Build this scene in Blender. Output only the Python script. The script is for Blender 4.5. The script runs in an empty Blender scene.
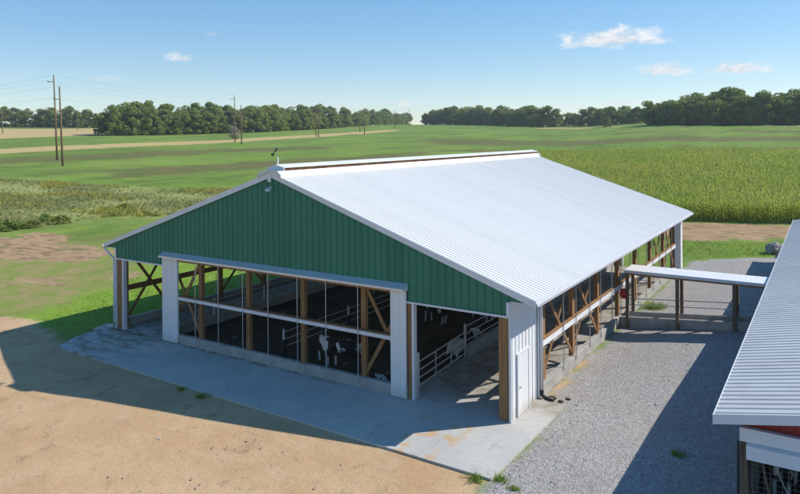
import bpy, math, random
import numpy as np
from mathutils import Vector, Matrix, noise as mnoise
random.seed(7); rng = np.random.default_rng(7)
scene = bpy.context.scene
C = bpy.data.collections.new('farm'); scene.collection.children.link(C)

# ------------------------------------------------------------------ terrain
CAM = Vector((29.335, -20.040, 9.311))
YAW, ROLL, F = -0.56994, -0.00762, 669.487
def sstep(a, b, x):
    t = np.clip((x-a)/(b-a), 0, 1); return t*t*(3-2*t)
def azp(px): return YAW + math.atan((px-400)/F)
def ter(x, y):
    x = np.asarray(x, float); y = np.asarray(y, float)
    dx = x-29.3; dy = y+20
    d = np.hypot(dx, dy); a = np.arctan2(dx, dy)
    r = np.where(d < 60, 0, np.where(d < 120, (d-60)**2/120, d-90))
    r = np.where(r > 560, 560+100*(1-np.exp(-(r-560)/100)), r)
    front = sstep(-2.2, -1.6, a)*(1-sstep(1.6, 2.2, a))
    z = (.035+.012*sstep(azp(560), azp(680), a))*r*front
    return z + .12*np.clip(x-21.3, 0, 6)*sstep(1, 11, y)*(1-sstep(24, 40, y))
def tz(x, y): return float(ter(x, y))
def polar(px, d):                       # a bearing and a distance from the drone -> world x, y
    a = azp(px); return 29.3+d*math.sin(a), -20+d*math.cos(a)

# ------------------------------------------------------------------ materials
class NT:
    def __init__(s, name):
        s.m = bpy.data.materials.new(name); s.m.use_nodes = True
        s.t = s.m.node_tree; s.n = s.t.nodes; s.b = s.n['Principled BSDF']; s.geo = None
    def node(s, k, **kw):
        x = s.n.new(k)
        for a, v in kw.items(): setattr(x, a, v)
        return x
    def ln(s, a, b): s.t.links.new(a, b)
    def pos(s, obj=False):
        if obj: return s.node('ShaderNodeTexCoord').outputs['Object']
        if not s.geo: s.geo = s.node('ShaderNodeNewGeometry')
        return s.geo.outputs['Position']
    def put(s, sock, v):
        if hasattr(v, 'is_output'): s.ln(v, sock)
        elif isinstance(v, (tuple, list)) and len(v) == 3 and sock.type == 'RGBA': sock.default_value = (*v, 1)
        else: sock.default_value = v
    def noise(s, scale, detail=4, rough=.6, vec=None, dist=0, stretch=None):
        x = s.node('ShaderNodeTexNoise'); x.inputs['Scale'].default_value = scale
        x.inputs['Detail'].default_value = detail; x.inputs['Roughness'].default_value = rough
        x.inputs['Distortion'].default_value = dist
        v = vec or s.pos()
        if stretch:
            mp = s.node('ShaderNodeMapping'); mp.inputs['Scale'].default_value = stretch[0]; mp.inputs['Rotation'].default_value = (0, 0, stretch[1]); s.ln(v, mp.inputs['Vector']); v = mp.outputs[0]
        s.ln(v, x.inputs['Vector']); return x.outputs['Fac']
    def vor(s, scale, out='Color', vec=None, feature='F1'):
        x = s.node('ShaderNodeTexVoronoi', feature=feature); x.inputs['Scale'].default_value = scale
        s.ln(vec or s.pos(), x.inputs['Vector']); return x.outputs[out]
    def math(s, op, a, b=None, c=None, clamp=False):
        x = s.node('ShaderNodeMath', operation=op); x.use_clamp = clamp
        for i, v in enumerate((a, b, c)):
            if v is not None: s.put(x.inputs[i], v)
        return x.outputs[0]
    def ramp(s, f, lo, hi, a=0, b=1):
        x = s.node('ShaderNodeMapRange', interpolation_type='SMOOTHSTEP')
        s.put(x.inputs['Value'], f); x.inputs['From Min'].default_value = lo; x.inputs['From Max'].default_value = hi
        x.inputs['To Min'].default_value = a; x.inputs['To Max'].default_value = b
        return x.outputs['Result']
    def mix(s, f, a, b, mode='MIX'):
        x = s.node('ShaderNodeMix', data_type='RGBA', blend_type=mode)
        s.put(x.inputs['Factor'], f); s.put(x.inputs[6], a); s.put(x.inputs[7], b); return x.outputs[2]
    def attr(s, name):
        x = s.node('ShaderNodeAttribute'); x.attribute_name = name; return x.outputs['Fac']
    def bump(s, h, strength=.3, dist=.02):
        x = s.node('ShaderNodeBump'); x.inputs['Strength'].default_value = strength; x.inputs['Distance'].default_value = dist
        s.ln(h, x.inputs['Height']); s.ln(x.outputs[0], s.b.inputs['Normal'])
    def col(s, v): s.put(s.b.inputs['Base Color'], v)
def mul(c, k): return tuple(min(1, v*k) for v in c)
def plain(name, c, rough=.6, var=.15, scale=3., metal=0., spec=.5, bump=0, stretch=None, grime=None):
    t = NT(name)
    f = t.noise(scale, 5, .65, t.pos(True) if stretch is None else None, stretch=stretch)
    k = t.mix(t.ramp(f, .3, .7), mul(c, 1-var), mul(c, 1+var))
    if grime:
        k = t.mix(t.ramp(t.noise(grime[1], 6, .7), .5, .75, 0, grime[2]), k, grime[0])
    t.col(k); t.b.inputs['Roughness'].default_value = rough; t.b.inputs['Metallic'].default_value = metal
    t.b.inputs['Specular IOR Level'].default_value = spec
    if bump: t.bump(f, bump, .01)
    return t.m
M = {}
def sheet(name, c, rough, axis, width, var, spec=.4, streak=(.5, .48, .44), amt=.2, base=None):
    t = NT(name); sp = t.node('ShaderNodeSeparateXYZ'); t.ln(t.pos(), sp.inputs[0])
    cell = t.math('FLOOR', t.math('DIVIDE', sp.outputs[axis], width)); w = t.node('ShaderNodeTexWhiteNoise', noise_dimensions='1D'); t.ln(cell, w.inputs['W'])
    st = (.25, 7, 1) if axis == 1 else (7, 7, .3)
    k = t.mix(w.outputs['Value'], mul(c, 1-var), mul(c, 1+var))
    k = t.mix(t.ramp(t.noise(.8, 6, .7, stretch=(st, 0)), .45, .8, 0, amt), k, mul(c, .78))
    k = t.mix(t.ramp(t.noise(.45, 5, .7), .5, .8, 0, amt), k, streak)
    if base: k = t.mix(t.math('MULTIPLY', t.ramp(sp.outputs[2], base, .05), t.ramp(t.noise(2.5, 5, .7), .3, .7, .15, .7)), k, (.36, .29, .2))
    t.col(k); t.put(t.b.inputs['Roughness'], t.ramp(t.noise(.7, 5, .6), .3, .7, rough-.03, rough+.04)); t.b.inputs['Specular IOR Level'].default_value = spec
    t.bump(t.noise(.9, 3, .5), .05, .02); return t.m
M['white_metal'] = sheet('white painted steel', (.74, .75, .76), .4, 1, .879, .03, .45, (.6, .58, .53), .25, .55)
M['roof'] = sheet('white roof steel', (.70, .695, .68), .42, 1, .916, .025, .35, (.62, .605, .57), .2)
M['old_roof'] = plain('weathered white roof steel', (.49, .49, .485), .5, .07, .5, grime=((.38, .37, .34), .7, .5))
M['green'] = sheet('green siding', (.046, .195, .125), .5, 0, .879, .07, .25, (.05, .17, .13), .35)
M['red'] = plain('red siding', (.30, .022, .018), .5, .15, 1.)
M['trim'] = plain('white trim', (.66, .67, .70), .45, .05, 1.)
M['concrete_wall'] = plain('poured concrete', (.36, .35, .325), .85, .14, 1.2, spec=.2, bump=.2, grime=((.17, .15, .12), 1.1, .7))
M['galv'] = plain('galvanised pipe', (.50, .51, .52), .45, .1, 4, .6)
M['dark_metal'] = plain('dark metal', (.05, .052, .055), .5, .2, 4, .3)
M['rubber'] = plain('black plastic', (.015, .015, .016), .6, .2, 4)
M['old_wood'] = plain('weathered wood', (.17, .125, .085), .8, .3, 2.5, spec=.2, stretch=((6, 6, .7), 0))
M['vent_wood'] = plain('dark vent board', (.13, .06, .03), .8, .5, 2.2, spec=.2)
M['bright_red'] = plain('red plastic', (.42, .02, .015), .4, .1, 4)
M['clod'] = plain('earth clod', (.10, .07, .045), .95, .3, 4, spec=.1)
M['knob'] = plain('steel knob', (.35, .35, .34), .3, .05, 4, .9)
M['stone'] = plain('field stone', (.33, .31, .29), .9, .3, 2., spec=.2, bump=.5)
M['pole_wood'] = plain('pole wood', (.20, .135, .085), .85, .25, 1.5, spec=.15, stretch=((3, 3, .2), 0))
M['wire'] = plain('aluminium wire', (.42, .43, .44), .4, .05, 1, .5)
M['trunk'] = plain('bark', (.10, .08, .06), .9, .3, 2., spec=.1)
t = NT('sawn lumber')                   # fresh treated lumber with plies and grain
g = t.noise(3.2, 5, .6, t.pos(True), stretch=((5, 5, .35), 0))
k = t.mix(t.ramp(g, .3, .72), (.235, .115, .048), (.37, .215, .10))
oi = t.node('ShaderNodeObjectInfo')
k = t.mix(t.math('MULTIPLY', oi.outputs['Random'], .45), k, (.20, .12, .065))
t.col(k); t.b.inputs['Roughness'].default_value = .75; t.b.inputs['Specular IOR Level'].default_value = .2; t.bump(g, .2, .01); M['lumber'] = t.m
t = NT('concrete slab')
a = t.noise(.45, 6, .68); b = t.noise(5, 5, .7); c = t.noise(.9, 5, .62, dist=1.3)
k = t.mix(t.ramp(a, .3, .7), (.52, .505, .465), (.43, .42, .395))
k = t.mix(t.ramp(b, .3, .75, 0, .4), k, (.37, .36, .335))
k = t.mix(t.ramp(c, .56, .74, 0, .55), k, (.27, .255, .225))
oc = t.vor(1.1, 'Distance'); st = t.noise(.62, 4, .6)
sx = t.node('ShaderNodeSeparateXYZ'); t.ln(t.pos(), sx.inputs[0])
near = t.math('MULTIPLY', t.math('MULTIPLY', t.ramp(sx.outputs['X'], 17.7, 18.4), t.ramp(sx.outputs['X'], 20.1, 19.5)), t.ramp(sx.outputs['Y'], -.5, -1.1))
k = t.mix(t.math('MULTIPLY', near, t.ramp(t.noise(1.35, 5, .6, stretch=((1, 1, 1), .6)), .52, .60, 0, .75)), k, (.52, .32, .14))
lft = t.math('MULTIPLY', t.ramp(sx.outputs['X'], 6.5, 1.5), t.ramp(t.noise(.9, 6, .7, stretch=((1, 3, 1), .25)), .42, .60, 0, .9))
k = t.mix(lft, k, (.25, .20, .145))
crb = t.math('MULTIPLY', t.math('MULTIPLY', t.ramp(sx.outputs['Y'], -.45, -.1), t.ramp(sx.outputs['Y'], .1, 0.0)), t.ramp(t.noise(1.6, 6, .75), .44, .56, 0, .85))
k = t.mix(t.math('MULTIPLY', crb, t.ramp(sx.outputs['X'], 16.5, 11)), k, (.19, .115, .06))
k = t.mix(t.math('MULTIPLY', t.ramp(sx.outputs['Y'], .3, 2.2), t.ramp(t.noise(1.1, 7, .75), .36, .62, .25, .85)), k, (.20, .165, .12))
sw = t.node('ShaderNodeTexWave', wave_type='RINGS', rings_direction='Z'); sw.inputs['Scale'].default_value = .33; sw.inputs['Distortion'].default_value = 9; sw.inputs['Detail'].default_value = 3; sw.inputs['Detail Scale'].default_value = .7; t.ln(t.pos(), sw.inputs['Vector'])
tyre = t.math('MULTIPLY', t.ramp(sw.outputs['Fac'], .86, .98), t.ramp(t.noise(.5, 3), .54, .68, 0, .25))
k = t.mix(tyre, k, (.15, .145, .135))
t.col(k); t.b.inputs['Roughness'].default_value = .85; t.b.inputs['Specular IOR Level'].default_value = .25; t.bump(b, .15, .01); M['slab'] = t.m
t = NT('bedding')
a = t.noise(.7, 6, .7); b = t.noise(7, 5, .7)
k = t.mix(t.ramp(a, .3, .7), (.055, .042, .03), (.115, .088, .06)); k = t.mix(t.ramp(b, .35, .8, 0, .5), k, (.16, .125, .085))
t.col(k); t.b.inputs['Roughness'].default_value = .95; t.b.inputs['Specular IOR Level'].default_value = .1; t.bump(b, .6, .05); M['bedding'] = t.m
def leafmat(name, cols, rough=.6, trans=.4, obj=True, scale=.35):
    t = NT(name); oi = t.node('ShaderNodeObjectInfo')
    f = t.noise(scale, 3, .6)
    k = t.mix(t.ramp(f, .3, .7), cols[0], cols[1])
    if obj: k = t.mix(t.math('MULTIPLY', oi.outputs['Random'], .7), k, cols[2])
    w = t.node('ShaderNodeTexWhiteNoise', noise_dimensions='3D')
    sn = t.node('ShaderNodeVectorMath', operation='SNAP'); sn.inputs[1].default_value = (.5, .5, .5); t.ln(t.pos(), sn.inputs[0]); t.ln(sn.outputs[0], w.inputs['Vector'])
    k = t.mix(t.math('MULTIPLY', w.outputs['Value'], .35), k, cols[3])
    t.col(k); t.b.inputs['Roughness'].default_value = rough; t.b.inputs['Specular IOR Level'].default_value = .15
    tr = t.node('ShaderNodeBsdfTranslucent'); t.ln(k, tr.inputs['Color'])
    mx = t.node('ShaderNodeMixShader'); mx.inputs[0].default_value = trans
    t.ln(t.b.outputs[0], mx.inputs[1]); t.ln(tr.outputs[0], mx.inputs[2])
    t.ln(mx.outputs[0], t.n['Material Output'].inputs['Surface']); return t.m
M['foliage'] = leafmat('broadleaf foliage', ((.17, .255, .05), (.26, .335, .07), (.31, .32, .07), (.14, .20, .05)))
M['yellow_foliage'] = leafmat('yellow green foliage', ((.17, .20, .03), (.22, .25, .04), (.2, .22, .04), (.1, .14, .03)))
M['grey_foliage'] = leafmat('grey green foliage', ((.36, .34, .25), (.40, .38, .29), (.38, .36, .27), (.3, .28, .2)))
M['corn'] = leafmat('corn leaves', ((.31, .45, .06), (.46, .51, .10), (.2, .3, .04), (.48, .46, .13)), obj=False, scale=.06, trans=.62)
M['tassel'] = leafmat('corn tassels', ((.34, .34, .09), (.38, .35, .11), (.3, .3, .1), (.26, .32, .07)), obj=False, trans=.5)
M['grass'] = leafmat('lawn blades', ((.185, .295, .035), (.22, .31, .045), (.2, .3, .04), (.25, .29, .06)), obj=False, trans=.5)
M['dry'] = leafmat('dry weeds', ((.30, .315, .11), (.40, .375, .17), (.28, .26, .14), (.24, .29, .10)), obj=False, scale=.12, trans=.6)
M['goldenrod'] = leafmat('yellow weeds', ((.46, .40, .08), (.38, .36, .09), (.4, .38, .08), (.2, .25, .07)), obj=False, scale=.2, trans=.5)

# ------------------------------------------------------------------ mesh builder
def root_loc(o):
    v = Vector((0, 0, 0))
    while o is not None: v += o.location; o = o.parent
    return v
class MB:
    def __init__(s): s.v = []; s.f = []
    def add(s, vs, fs):
        n = len(s.v); s.v += [tuple(v) for v in vs]; s.f += [tuple(n+i for i in f) for f in fs]; return s
    def box(s, x0, x1, y0, y1, z0, z1):
        return s.add([(x, y, z) for z in (z0, z1) for x, y in ((x0, y0), (x1, y0), (x1, y1), (x0, y1))],
                     [(3, 2, 1, 0), (4, 5, 6, 7), (0, 1, 5, 4), (1, 2, 6, 5), (2, 3, 7, 6), (3, 0, 4, 7)])
    def beam(s, p, q, w, h, up=(0, 0, 1)):
        p, q = Vector(p), Vector(q); d = (q-p).normalized(); r = d.cross(Vector(up))
        if r.length < 1e-4: r = d.cross(Vector((0, 1, 0)))
        r.normalize(); u = r.cross(d)
        vs = [e + r*a*w/2 + u*b*h/2 for e in (p, q) for a, b in ((-1, -1), (1, -1), (1, 1), (-1, 1))]
        return s.add(vs, [(3, 2, 1, 0), (4, 5, 6, 7), (0, 1, 5, 4), (1, 2, 6, 5), (2, 3, 7, 6), (3, 0, 4, 7)])
    def tube(s, pts, r, n=8, cap=True):
        pts = [Vector(p) for p in pts]; rr = r if isinstance(r, (list, tuple)) else [r]*len(pts); vs = []; fs = []
        for i, p in enumerate(pts):
            d = (pts[min(i+1, len(pts)-1)]-pts[max(i-1, 0)]).normalized()
            a = d.cross(Vector((0, 0, 1))) if abs(d.z) < .95 else d.cross(Vector((0, 1, 0)))
            a.normalize(); b = d.cross(a)
            for k in range(n):
                th = 2*math.pi*k/n; vs.append(p+(a*math.cos(th)+b*math.sin(th))*rr[i])
        for i in range(len(pts)-1):
            for k in range(n):
                k2 = (k+1) % n; fs.append((i*n+k, i*n+k2, (i+1)*n+k2, (i+1)*n+k))
        if cap: fs += [tuple(range(n-1, -1, -1)), tuple((len(pts)-1)*n+k for k in range(n))]
        return s.add(vs, fs)
    def prism(s, poly, axis, a, b):      # 2-D outline (u,v) extruded along axis
        def P(u, v, w): return {'x': (w, u, v), 'y': (u, w, v), 'z': (u, v, w)}[axis]
        n = len(poly); vs = [P(u, v, a) for u, v in poly]+[P(u, v, b) for u, v in poly]
        return s.add(vs, [tuple(range(n-1, -1, -1)), tuple(range(n, 2*n))]+[(i, (i+1) % n, n+(i+1) % n, n+i) for i in range(n)])
    def build(s, name, mat, parent=None, smooth=False, bevel=0):
        me = bpy.data.meshes.new(name); o = bpy.data.objects.new(name, me); C.objects.link(o)
        off = root_loc(parent) if parent else Vector((0, 0, 0))
        me.from_pydata([tuple(Vector(v)-off) for v in s.v], [], s.f); me.validate(); me.update()
        import bmesh as _b
        bm = _b.new(); bm.from_mesh(me); _b.ops.recalc_face_normals(bm, faces=bm.faces); bm.to_mesh(me); bm.free()
        me.materials.append(M[mat] if isinstance(mat, str) else mat)
        if smooth: me.polygons.foreach_set('use_smooth', [True]*len(me.polygons))
        if parent: o.parent = parent
        if bevel:
            b = o.modifiers.new('bevel', 'BEVEL'); b.width = bevel; b.segments = 1
        return o
def tag(o, label=None, cat=None, group=None, kind=None):
    for k, v in (('label', label), ('category', cat), ('group', group), ('kind', kind)):
        if v: o[k] = v
    return o
def empty(name, loc, label, cat, group=None):
    o = bpy.data.objects.new(name, None); C.objects.link(o); o.location = loc; o.empty_display_size = .3
    return tag(o, label, cat, group)
def bx(name, mat, parent, *b, bevel=0): return MB().box(*b).build(name, mat, parent, bevel=bevel)
def copy_tree(o, parent=None):
    c = o.copy(); C.objects.link(c)
    if parent: c.parent = parent
    for ch in [x for x in o.children]: copy_tree(ch, c)
    return c
def quads(name, mat, P, idx=None, mats=None):     # P: (n,4,3) array -> one mesh
    n = len(P); me = bpy.data.meshes.new(name)
    me.vertices.add(n*4); me.vertices.foreach_set('co', P.reshape(-1).astype(np.float32))
    me.loops.add(n*4); me.loops.foreach_set('vertex_index', np.arange(n*4, dtype=np.int32))
    me.polygons.add(n); me.polygons.foreach_set('loop_start', np.arange(0, n*4, 4, dtype=np.int32))
    for m in (mats or [mat]): me.materials.append(M[m])
    me.update(calc_edges=True)
    if idx is not None: me.polygons.foreach_set('material_index', idx.astype(np.int32))
    return me

# ------------------------------------------------------------------ ground
def inside(poly, X, Y):
    r = np.zeros(X.shape, bool); n = len(poly); j = n-1
    for i in range(n):
        xi, yi = poly[i]; xj, yj = poly[j]
        c = ((yi > Y) != (yj > Y)) & (X < (xj-xi)*(Y-yi)/(yj-yi+1e-12)+xi); r ^= c; j = i
    return r
def sdf(poly, X, Y):
    d = np.full(X.shape, 1e9); n = len(poly)
    for i in range(n):
        ax, ay = poly[i]; bx_, by = poly[(i+1) % n]; ux, uy = bx_-ax, by-ay
        t = np.clip(((X-ax)*ux+(Y-ay)*uy)/(ux*ux+uy*uy+1e-9), 0, 1)
        d = np.minimum(d, np.hypot(X-ax-t*ux, Y-ay-t*uy))
    return np.where(inside(poly, X, Y), d, -d)
CORN = [(-14, 52.5), (7.5, 55.9), (17.0, 55.6), (26.8, 58.6), (35.0, 60.4), (80, 72), (85, 168), (41.9, 156.3), (23.8, 154.2), (-47.3, 154.2)]
WEEDS = [(-170, 25), (-114.6, 40.6), (-100.3, 44.5), (-85.0, 47.0), (-72.5, 48.4), (-60.5, 51.1), (-52, 58), (-40.0, 48.5), (-34.3, 32.6), (-41, 27), (-40.0, 22.3), (-40.5, 16.6), (-44.5, 11.0), (-90, -30), (-170, -40)]
SPARSE = [(-60, -20), (-40, 9), (-24, 16), (-16.4, 10.6), (-7.6, 5.1), (-6.8, 1.1), (-5.7, -1.1), (-11.2, -3.2), (-30, -12)]
LUSH = [(-5.9, -1.5), (-7.0, 1.1), (-8.6, 5.4), (-14, 14), (-18, 32), (2, 40), (.2, 28), (-.1, .4), (-2.6, -1.5)]
REGIONS = {
 'tan': [[(-205, 78.7), (-208, 98.2), (-212.4, 142.5), (-209.3, 197), (-219.5, 273.2), (-246.2, 410), (-216, 363), (-194, 243), (-185.3, 175.2), (-188, 126), (-179.6, 84), (-179, 40), (-205, 40)],
         [(-620, 180), (-559, 228), (-478, 233), (-456, 265), (-468, 311), (-420, 300), (-311, 210), (-302, 169), (-291, 140), (-294, 80), (-600, 100)],
         [(-150, 440), (20, 330), (60, 330), (60, 362), (-20, 350), (-150, 470)]],
 'brown': [[(-154, 40), (-155, 72), (-154, 103), (-149, 142), (-130, 179), (-116.4, 162), (-131, 126), (-130.5, 87.4), (-134, 61.5), (-135, 40)],
           [(-96.6, 62), (-102.6, 68.7), (-99, 97), (-87.4, 126), (-79, 161), (-69.4, 144.5), (-75.7, 111), (-81, 80.5), (-87, 60)],
           [(-128, 252), (21, 240), (60, 236), (60, 214), (22, 216), (-103, 208)], [(-88, 183), (-20, 180), (30, 190), (60, 186), (60, 172), (23, 172), (-74, 164)],
           [(-125, 320), (20, 290), (60, 285), (60, 272), (20, 276), (-120, 306)]],
 'weeds': [WEEDS], 'sparse': [SPARSE], 'lush': [LUSH],
 'bare': [[(-40, 6), (-36.9, 9.4), (-36.1, 12.5), (-36, 16.2), (-31.8, 16.6), (-27, 13.2), (-22.9, 14.3), (-18.5, 12.3), (-17.7, 9.8), (-21, 8.3), (-24.5, 7.4), (-28.3, 5.2)],
          [(-16, 5), (-13.6, 6), (-12.6, 4), (-15, 3.2)], [(-14, 10), (-11, 9), (-10.5, 7.4), (-13, 7.6)],
          [(-5, 46), (8, 47), (19.4, 42.5), (27.1, 48.9), (40, 56), (60, 64), (60, 68), (35, 59.5), (26.8, 57.4), (17, 54.6), (7.5, 55), (-14, 51)]],
 'yard': [[(-60, -34), (-11.7, -3.9), (-7.3, -2), (-5.4, -1.3), (-2.8, -1.8), (.3, -2.7), (12, -2.5), (21.5, -3), (21.9, -6), (21, -12), (60, -60), (-80, -80)], [(20.6, 2), (21.2, 2), (21.0, 8), (20.6, 9)]],
 'gravel': [[(21.7, -3.4), (21.55, 2.3), (20.95, 2.6), (20.8, 10), (20.8, 33), (21.6, 33.5), (26.5, 38.0), (33, 38.5), (60, 40), (60, -60), (21, -11), (21.6, -6)]],
 'corn': [CORN],
}
def grow(a, b, h, lim0, lim1):
    mid = list(np.arange(a, b+h/2, h)); s = h; hi = []; v = b
    while v < lim1: s *= 1.06; v += s; hi.append(v)
    s = h; lo = []; v = a
    while v > lim0: s *= 1.06; v -= s; lo.append(v)
    return np.array(lo[::-1]+mid+hi)
gx = grow(-45, 45, .5, -2600, 2600); gy = grow(-25, 62, .5, -600, 2600)
X, Y = np.meshgrid(gx, gy)
Z = ter(X, Y)
near = np.exp(-((X-10)/45)**2-((Y-5)/60)**2)
rough = np.zeros(X.shape)
for fx, fy, ph, am in ((.23, .31, 0, .03), (.51, -.37, 1.3, .02), (.9, .7, 2.1, .012), (-1.3, 1.1, .4, .008)):
    rough += am*np.sin(X*fx+Y*fy+ph)*np.sin(X*fy*.7-Y*fx*1.1+ph)
inb = sstep(0, 1.5, -sdf([(-1.5, -4), (22, -4), (22, 36), (-1.5, 36)], X, Y))
Z = Z+rough*inb*(1+3*sstep(60, 120, np.hypot(X-29, Y+20)))-.015
ny, nx = X.shape
me = bpy.data.meshes.new('ground')
me.vertices.add(nx*ny); me.vertices.foreach_set('co', np.stack([X, Y, Z], -1).reshape(-1).astype(np.float32))
I = np.arange(nx*ny).reshape(ny, nx); Q = np.stack([I[:-1, :-1], I[:-1, 1:], I[1:, 1:], I[1:, :-1]], -1).reshape(-1, 4)
me.loops.add(len(Q)*4); me.loops.foreach_set('vertex_index', Q.reshape(-1).astype(np.int32))
me.polygons.add(len(Q)); me.polygons.foreach_set('loop_start', np.arange(0, len(Q)*4, 4, dtype=np.int32))
me.polygons.foreach_set('use_smooth', np.ones(len(Q), bool)); me.update(calc_edges=True)
for nm, polys in REGIONS.items():
    s = np.max([sdf(p, X, Y) for p in polys], 0)
    me.attributes.new('r_'+nm, 'FLOAT', 'POINT').data.foreach_set('value', s.reshape(-1).astype(np.float32))
ground = bpy.data.objects.new('ground', me); C.objects.link(ground); tag(ground, kind='structure')
t = NT('ground')
big = t.noise(.022, 4, .6); med = t.noise(.16, 5, .65); fine = t.noise(1.6, 5, .7); tiny = t.noise(9, 4, .7)
rows = t.noise(.5, 3, .5, stretch=((.12, 1.2, 1), .95))
k = t.mix(t.ramp(big, .35, .65), (.155, .245, .038), (.215, .30, .055))
k = t.mix(t.ramp(rows, .35, .75, 0, .55), k, (.10, .19, .028))
k = t.mix(t.ramp(med, .45, .75, 0, .55), k, (.22, .25, .065))
stripe = t.noise(.09, 7, .72, stretch=((1, .28, 1), -.95))
k = t.mix(t.ramp(stripe, .44, .64, 0, .85), k, (.105, .16, .035))
k = t.mix(t.ramp(t.noise(.14, 8, .75, stretch=((1, .35, 1), -.95)), .52, .68, 0, .75), k, (.20, .16, .075))
k = t.mix(t.ramp(fine, .45, .8, 0, .4), k, (.08, .15, .022))
def layer(k, nm, colr, w, amp, sc, mx=1.0, off=0.0):
    n = t.math('SUBTRACT', t.noise(sc, 6, .7), .5)
    s = t.math('MULTIPLY_ADD', n, amp, t.attr('r_'+nm)); return t.mix(t.ramp(s, -w+off, w+off, 0, mx), k, colr)
brown = t.mix(t.ramp(med, .35, .65), (.165, .125, .055), (.10, .12, .04))
k = layer(k, 'brown', brown, 4, 30, .055, .8)
tan = t.mix(t.ramp(med, .3, .7), (.52, .37, .17), (.44, .34, .16))
k = layer(k, 'tan', tan, 3, 15, .025, .95)
weed = t.mix(t.ramp(t.noise(.3, 5, .7), .3, .7), (.23, .265, .075), (.32, .32, .125))
k = layer(k, 'weeds', weed, 5, 26, .13)
k = layer(k, 'corn', (.09, .12, .03), .5, 1.5, .5)
sp = t.mix(t.ramp(t.noise(.55, 6, .7), .38, .6), (.20, .245, .055), (.31, .24, .115)); sp = t.mix(t.ramp(t.noise(1.9, 5, .75), .45, .7, 0, .8), sp, (.14, .23, .035))
k = layer(k, 'sparse', sp, 2.5, 9, .25)
lu = t.mix(t.ramp(t.noise(.8, 5, .7), .3, .7), (.175, .285, .035), (.225, .315, .05)); lu = t.mix(t.ramp(tiny, .4, .8, 0, .5), lu, (.10, .22, .018))
k = layer(k, 'lush', lu, 1.0, 5, .4)
soil = t.mix(t.ramp(t.noise(.7, 6, .7), .3, .7), (.42, .285, .165), (.31, .205, .115)); soil = t.mix(t.ramp(t.noise(.5, 5, .7, stretch=((1, 4, 1), .35)), .5, .62, 0, .85), soil, (.17, .105, .06)); soil = t.mix(t.ramp(t.noise(.35, 6, .75), .55, .66, 0, .75), soil, (.13, .165, .045))
k = layer(k, 'bare', soil, .6, 10, .42)
ya = t.noise(.28, 6, .66); yb = t.noise(2.3, 6, .72); yc = t.noise(14, 3, .6)
yd = t.mix(t.ramp(ya, .3, .7), (.56, .39, .23), (.47, .30, .165))
yd = t.mix(t.ramp(yb, .5, .78, 0, .6), yd, (.35, .225, .125))
yd = t.mix(t.ramp(t.noise(.8, 6, .7, dist=.6), .57, .68, 0, .65), yd, (.25, .165, .09))
yd = t.mix(t.ramp(t.noise(.6, 4, .6), .6, .7, 0, .5), yd, (.52, .39, .26))
yd = t.mix(t.ramp(yc, .3, .75, 0, .35), yd, (.33, .23, .14))
yd = t.mix(t.ramp(t.vor(5, 'Distance'), .09, .06, 0, .8), yd, (.50, .47, .42))
rut = t.noise(.55, 6, .7, stretch=((.35, 2.2, 1), -.18)); yd = t.mix(t.ramp(rut, .55, .7, 0, .55), yd, (.36, .235, .135)); yd = t.mix(t.ramp(rut, .42, .3, 0, .4), yd, (.60, .43, .27))
yd = t.mix(t.ramp(t.noise(4.5, 6, .75), .6, .68, 0, .6), yd, (.24, .16, .095))
yd = t.mix(t.ramp(t.noise(.9, 7, .8), .64, .7, 0, .55), yd, (.17, .15, .07))
k = layer(k, 'yard', yd, .35, 2.4, .7)
v = t.node('ShaderNodeSeparateColor'); t.ln(t.vor(22, 'Color'), v.inputs[0])
gv = t.mix(v.outputs[0], (.225, .213, .205), (.45, .428, .41)); gv = t.mix(t.ramp(t.noise(.5, 5, .6), .4, .75, 0, .4), gv, (.30, .27, .225))
gv = t.mix(t.ramp(t.noise(.9, 6, .75), .62, .72, 0, .6), gv, (.35, .25, .14))
k = layer(k, 'gravel', gv, .3, 2.0, .8)
t.col(k); t.b.inputs['Roughness'].default_value = .95; t.b.inputs['Specular IOR Level'].default_value = .08
gs = t.ramp(t.attr('r_gravel'), -.3, .3)
h = t.math('ADD', t.math('MULTIPLY', t.vor(24, 'Distance'), t.math('MULTIPLY', gs, .6)), t.math('ADD', t.math('MULTIPLY', fine, .9), t.math('MULTIPLY', yc, .35))); t.bump(h, .65, .06)
me.materials.append(t.m)

# slabs
ap = MB().prism([(-1.3, .35), (-.35, -2.0), (.36, -3.24), (21.6, -3.55), (21.7, 2.35), (20.78, 2.35), (20.78, .0), (20.6, 27.9), (-.1, 27.9), (-.1, .35)], 'z', -.3, .05).build('concrete_apron', 'slab'); tag(ap, kind='structure')
# floor of bedding with a lumpy surface
nx2, ny2 = 70, 130; bm_ = MB(); vs = []
for j in range(ny2+1):
    for i in range(nx2+1):
        x = 3.62+(16.35-3.62)*i/nx2; y = .42+27.2*j/ny2
        e = min(1, min(i, nx2-i, j, ny2-j)/4)
        vs.append((x, y, .056+e*(.06+.09*mnoise.noise(Vector((x*.9, y*.9, 0)))+.05*mnoise.noise(Vector((x*2.7, y*2.7, 3))))))
bm_.add(vs, [(j*(nx2+1)+i, j*(nx2+1)+i+1, (j+1)*(nx2+1)+i+1, (j+1)*(nx2+1)+i) for j in range(ny2) for i in range(nx2)])
tag(bm_.build('bedding_floor', 'bedding', smooth=True), kind='structure')

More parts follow.
